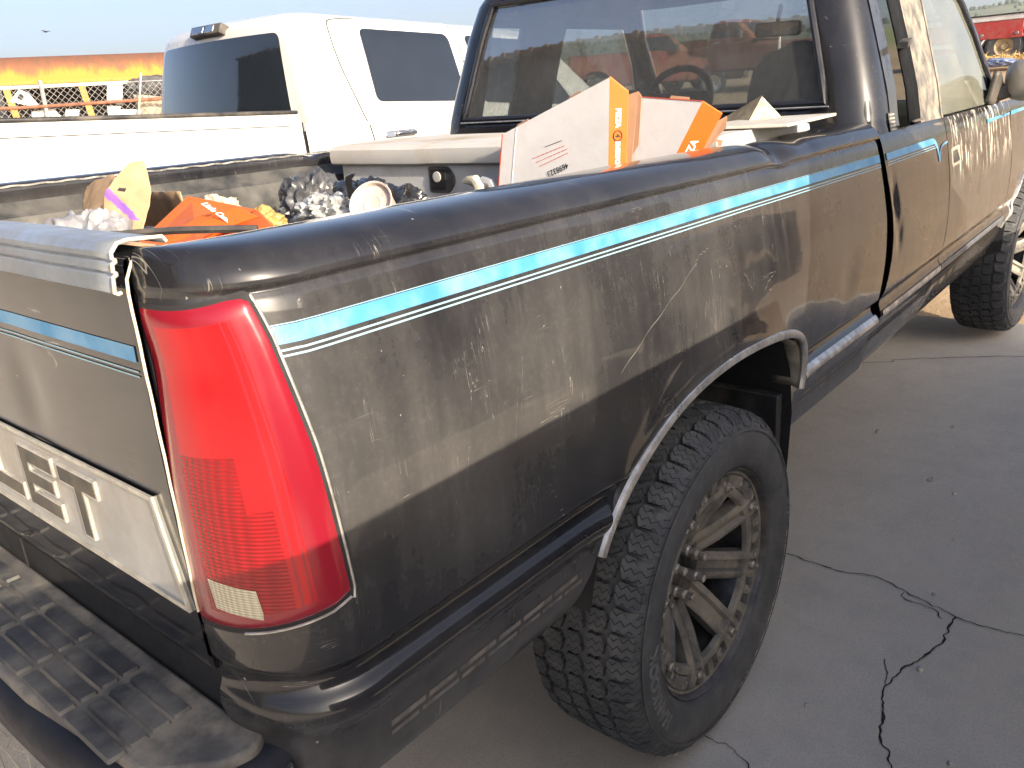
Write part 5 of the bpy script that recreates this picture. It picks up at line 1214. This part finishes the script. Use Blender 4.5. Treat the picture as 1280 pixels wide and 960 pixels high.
# red vehicles ahead
FRED = mat('fire_truck_red', (.40, .028, .028), .35, var=.12, scale=3, coat=.5, dirt=(.4, .25, .18), damt=.3); FWHT = mat('white_trim_paint', (.62, .60, .58), .5, var=.1)
az = rad(10.4); D_ = 29.
fc = Vector((1.69-D_*math.sin(az), -.43+D_*math.cos(az), 0)); fz = hgt(0, fc.y)+.02
FT = empty('fire_truck', (fc.x, fc.y, fz), (0, 0, rad(-4)), label='red and white fire truck body parked on the dirt behind dry straw', cat='fire truck')
def fbox(n, x0, x1, z0, z1, mt, y0=0., y1=2.2, bevel=.015, par=None): return MB().box(x0, x1, y0, y1, z0, z1).build(n, mt, par or FT, bevel=bevel)
for i, (a, b_) in enumerate(((-2.2, -1.55), (-1.50, .50), (.55, 2.3), (2.35, 4.0))): fbox('locker_door', a, b_, .70, 1.17, FRED, -.02)
fbox('top_rail', -2.25, 4.1, 1.18, 1.32, FWHT, -.03, 2.2); fbox('rail_cap', -2.28, 4.12, 1.322, 1.36, BLACKP, -.05, 2.2)
fbox('lower_step', -2.2, -.62, .30, .66, FWHT); fbox('stripe', -2.2, -.62, .40, .54, FRED, -.03); fbox('lower_step', .72, 4.0, .22, .66, FWHT); fbox('stripe', .72, 4.0, .48, .64, FRED, -.03); fbox('stripe', .72, 4.0, .26, .40, FRED, -.03)
MB().grid(lambda u, v: (.05+.66*math.cos(math.pi*u), -.01+.5*v, .30+.60*math.sin(math.pi*u)), 24, 1).build('wheel_arch', FWHT, FT, solid=.05)
fbox('wheel_bay', -.62, .72, .15, .68, DARK, .25)
w = MB().lathe([(-.15, .2), (-.16, .42), (-.1, .5), (.1, .5), (.16, .42), (.15, .25)], 32).build('wheel', TYRE, FT); w.rotation_euler = (0, 0, rad(-90)); w.location = (.05, .16, .48)
MB().lathe([(.10, .28), (.14, .27), (.10, .20), (.06, .10), (.12, .08), (.12, 0)], 20).build('wheel_hub', mat('tan_hub', (.42, .32, .18), .6), w)
for x in (-.9, .0, 1.2): MB().lathe([(0, .05), (.02, .04), (.022, 0)], 12, Matrix.Translation((x+.35, -.022, .82)) @ Matrix.Rotation(rad(-90), 4, 'Z')).build('locker_catch', CHROME, FT)
fcab = fbox('cab', 4.1, 6.6, .30, 2.6, FRED, 0, 2.3, .15)
for a, b_ in ((4.35, 5.15), (5.3, 6.25)): fbox('cab_window', a, b_, 1.65, 2.35, TINT, -.012, .05, .01, fcab)
fbox('cab_windscreen', 6.57, 6.615, 1.55, 2.40, TINT, .2, 2.1, .01, fcab); fbox('cab_stripe', 4.12, 6.58, 1.30, 1.45, FWHT, -.008, .05, .002, fcab)
fw = copy_tree(w, FT); fw.location = (5.6, .08, .48)
# dry straw before it
STR = mat('dry_straw', (.55, .38, .15), .9, var=.3, scale=20)
def strands(name, fn, n, L, mt, r=.004, seed=1, **k):
    rnd = random.Random(seed); m = MB()
    for i in range(n):
        p = Vector(fn(rnd)); d = Vector((rnd.gauss(0, .6), rnd.gauss(0, .6), rnd.uniform(.3, 1))).normalized(); l = L*rnd.uniform(.5, 1.2); b = d.cross(Vector((rnd.gauss(0, 1), rnd.gauss(0, 1), rnd.gauss(0, 1)))).normalized()*r
        q = p+d*l*.6; e = p+d*l+Vector((rnd.gauss(0, .2), rnd.gauss(0, .2), -.25))*l
        m.add([p-b, p+b, q+b*.7, q-b*.7, e], [(0, 1, 2, 3), (3, 2, 4)])
    return m.build(name, mt, None, smooth=False, **k)
strands('straw', lambda r: (fc.x-.6+r.uniform(-.4, 3.4), fc.y-1.0+r.gauss(0, .25), fz+abs(r.gauss(0, .07))), 3200, .28, STR, .009, label='pale dry straw heaped on the dirt before the fire truck', cat='straw', kind='stuff')
blob('blue_debris', (fc.x+.3, fc.y-1.75, fz+.05), (.35, .15, .09), .35, 2.5, 3, mat('blue_tarp', (.16, .20, .33), .7, var=.4, scale=12), 3, label='crumpled blue tarp scrap in front of the straw', cat='tarp')
RUSTRED = mat('rusty_red_truck_paint', (.17, .035, .025), .6, var=.2, scale=3, dirt=(.22, .13, .07), damt=.7, dscale=2)
def red_at(azd, D, rz, nm, label, **k):
    a = rad(azd); x, y = 1.69-D*math.sin(a), -.43+D*math.cos(a)
    return pickup(nm, (x, y, hgt(0, y)+.0), (0, 0, rad(rz)), RUSTRED, BLACKP, 2.2, (2.2, 3.9, 3.3), [[(2.45, 1.50), (3.6, 1.48), (3.25, 1.93), (2.45, 1.93)]], [[(2.36, 1.97), (2.36, 1.5), (2.4, 1.1), (2.4, .7)]], label)
red_at(29.5, 31, -95, 'red_pickup', 'rusty red pickup seen through the black cab windscreen')
red_at(35.5, 30, -60, 'red_pickup', 'rusty red pickup parked nose on beside another red one')
# white pipe frame seen through the windscreen
WPI = mat('white_pipe', (.70, .69, .66), .5); a = rad(22.5); pxx, pyy = 1.69-20*math.sin(a), -.43+20*math.cos(a); pz = hgt(0, pyy)
PF2 = empty('pipe_frame', (pxx, pyy, pz), label='white pipe frame with a cross rail standing on the dirt', cat='pipe frame')
for i in range(3): MB().tube([(.9*i, 0, -.05), (.9*i, 0, 1.75)], .03, 8).build('post', WPI, PF2)
MB().tube([(0, 0, 1.2), (.9, 0, 1.25), (1.8, 0, 1.3)], .03, 8).build('rail', WPI, PF2)

# dark shed behind the trucks
SHED = empty('metal_shed', (-7.5, -8.0, 0), label='tall dark corrugated metal shed behind the parked trucks', cat='shed')
SW = mat('dark_corrugated_wall', (.045, .047, .045), .7, var=.3, scale=2); SR = mat('brown_roof_edge', (.10, .065, .045), .8, var=.3)
MB().grid(lambda u, v: (-6.5+13.5*u, .025*math.sin(u*13.5*2*math.pi/.25)+.7, 5.95*v), 300, 3).build('front_wall', SW, SHED)
MB().box(-6.5, 7, -6, .6, 0, 5.9).build('body', SW, SHED)
MB().grid(lambda u, v: (-6.8+14.1*u, 1.0-7*v, 5.9+.9*v+.03*abs(math.sin(u*14.1*math.pi/.45))), 240, 2).build('roof', SR, SHED, solid=.08)
for i in range(31): MB().lathe([(-.30, .0), (-.28, .07), (0, .085), (.10, .075), (.12, 0)], 12, Matrix.Translation((-6.7+.452*i, .98, 5.95)) @ Matrix.Rotation(rad(90), 4, 'Z')).build('roof_cap', SR, SHED)

# hills and wood far off
HILL = mat('dry_hill', (.085, .10, .045), .95, var=.35, scale=.02, bmp=0)
def hillp(u, v):
    azh = rad(-12+112*u); D = 720+480*v; x = 1.69-D*math.sin(azh); y = D*math.cos(azh)
    top = 20+36*v*sstep(0, .12, u)*(1-.55*sstep(.35, .75, u))+9*noise.noise(Vector((u*9, v*2, 0)))*v+4*noise.noise(Vector((u*33, v*5, 1)))*v
    return (x, y, hgt(0, y)*.0+top+12*v)
MB().grid(hillp, 220, 16).build('hills', HILL, kind='structure')
WOOD = mat('far_foliage', (.040, .058, .028), .95, var=.4, scale=.05, bmp=0)
m = MB(); rnd = random.Random(5)
for i in range(1500):
    u = rnd.uniform(.02, .75); v = rnd.choice((rnd.uniform(.0, .3), rnd.uniform(.2, 1), .98)); p = Vector(hillp(u, v)); s_ = rnd.uniform(1.2, 3.2); n0 = len(m.V)
    m.lathe([(-s_*.2, .1), (s_*.2, s_), (s_*.9, s_*1.05), (s_*1.5, s_*.6), (s_*1.75, .05)], 7, Matrix.Translation(p) @ Matrix.Rotation(-math.pi/2, 4, 'Y'))
    for k in range(n0, len(m.V)): m.V[k] = m.V[k]+noise.noise_vector(m.V[k]*.4)*s_*.4
m.build('far_wood', WOOD, None, angle=60, kind='stuff', label='dark wood scattered over the far hills', cat='wood')
# bird in the sky
BR = empty('bird', (1.69-60*math.sin(rad(66.9)), -.43+60*math.cos(rad(66.9)), 1.5+60*.0935), (0, 0, rad(20)), label='small dark bird gliding above the rusty bus', cat='bird')
BM = mat('dark_feathers', (.03, .03, .035), .8)
MB().lathe([(-.16, .005), (-.08, .035), (.02, .05), (.12, .03), (.16, .02), (.19, .003)], 10).build('body', BM, BR)
for s_ in (1, -1):
    m = MB(); m.V = [Vector(q) for q in ((.07, s_*.03, .01), (.06, s_*.20, .06), (.0, s_*.38, .05), (-.04, s_*.20, .055), (-.06, s_*.03, .01))]; m.F = [[0, 1, 2, 3, 4]]; m.build('wing', BM, BR, solid=.008)
m = MB(); m.V = [Vector(q) for q in ((-.14, -.02, 0), (-.14, .02, 0), (-.26, .05, 0), (-.26, -.05, 0))]; m.F = [[0, 1, 2, 3]]; m.build('tail', BM, BR, solid=.006)
# dry weeds under the bumper
strands('dry_weeds', lambda r: (-.62+r.gauss(0, .22), -.12+r.gauss(0, .16), .0), 260, .16, mat('dry_weed_stalk', (.42, .36, .24), .9, var=.3, scale=30), .0016, 3, label='pale dry weed stalks on the dirt under the step bumper', cat='weeds', kind='stuff')

# ------------------------------------------------------------------ air
hz, hn, ho = newmat('pale_haze')
vol = nd(hn, 'VolumePrincipled', {'Color': (.80, .88, .96, 1), 'Density': .0002}); hn.links.new(vol.outputs[0], ho.inputs['Volume'])
MB().box(-1750, 1750, -1000, 1950, -1.1, 130).build('haze', hz, smooth=False, kind='stuff')
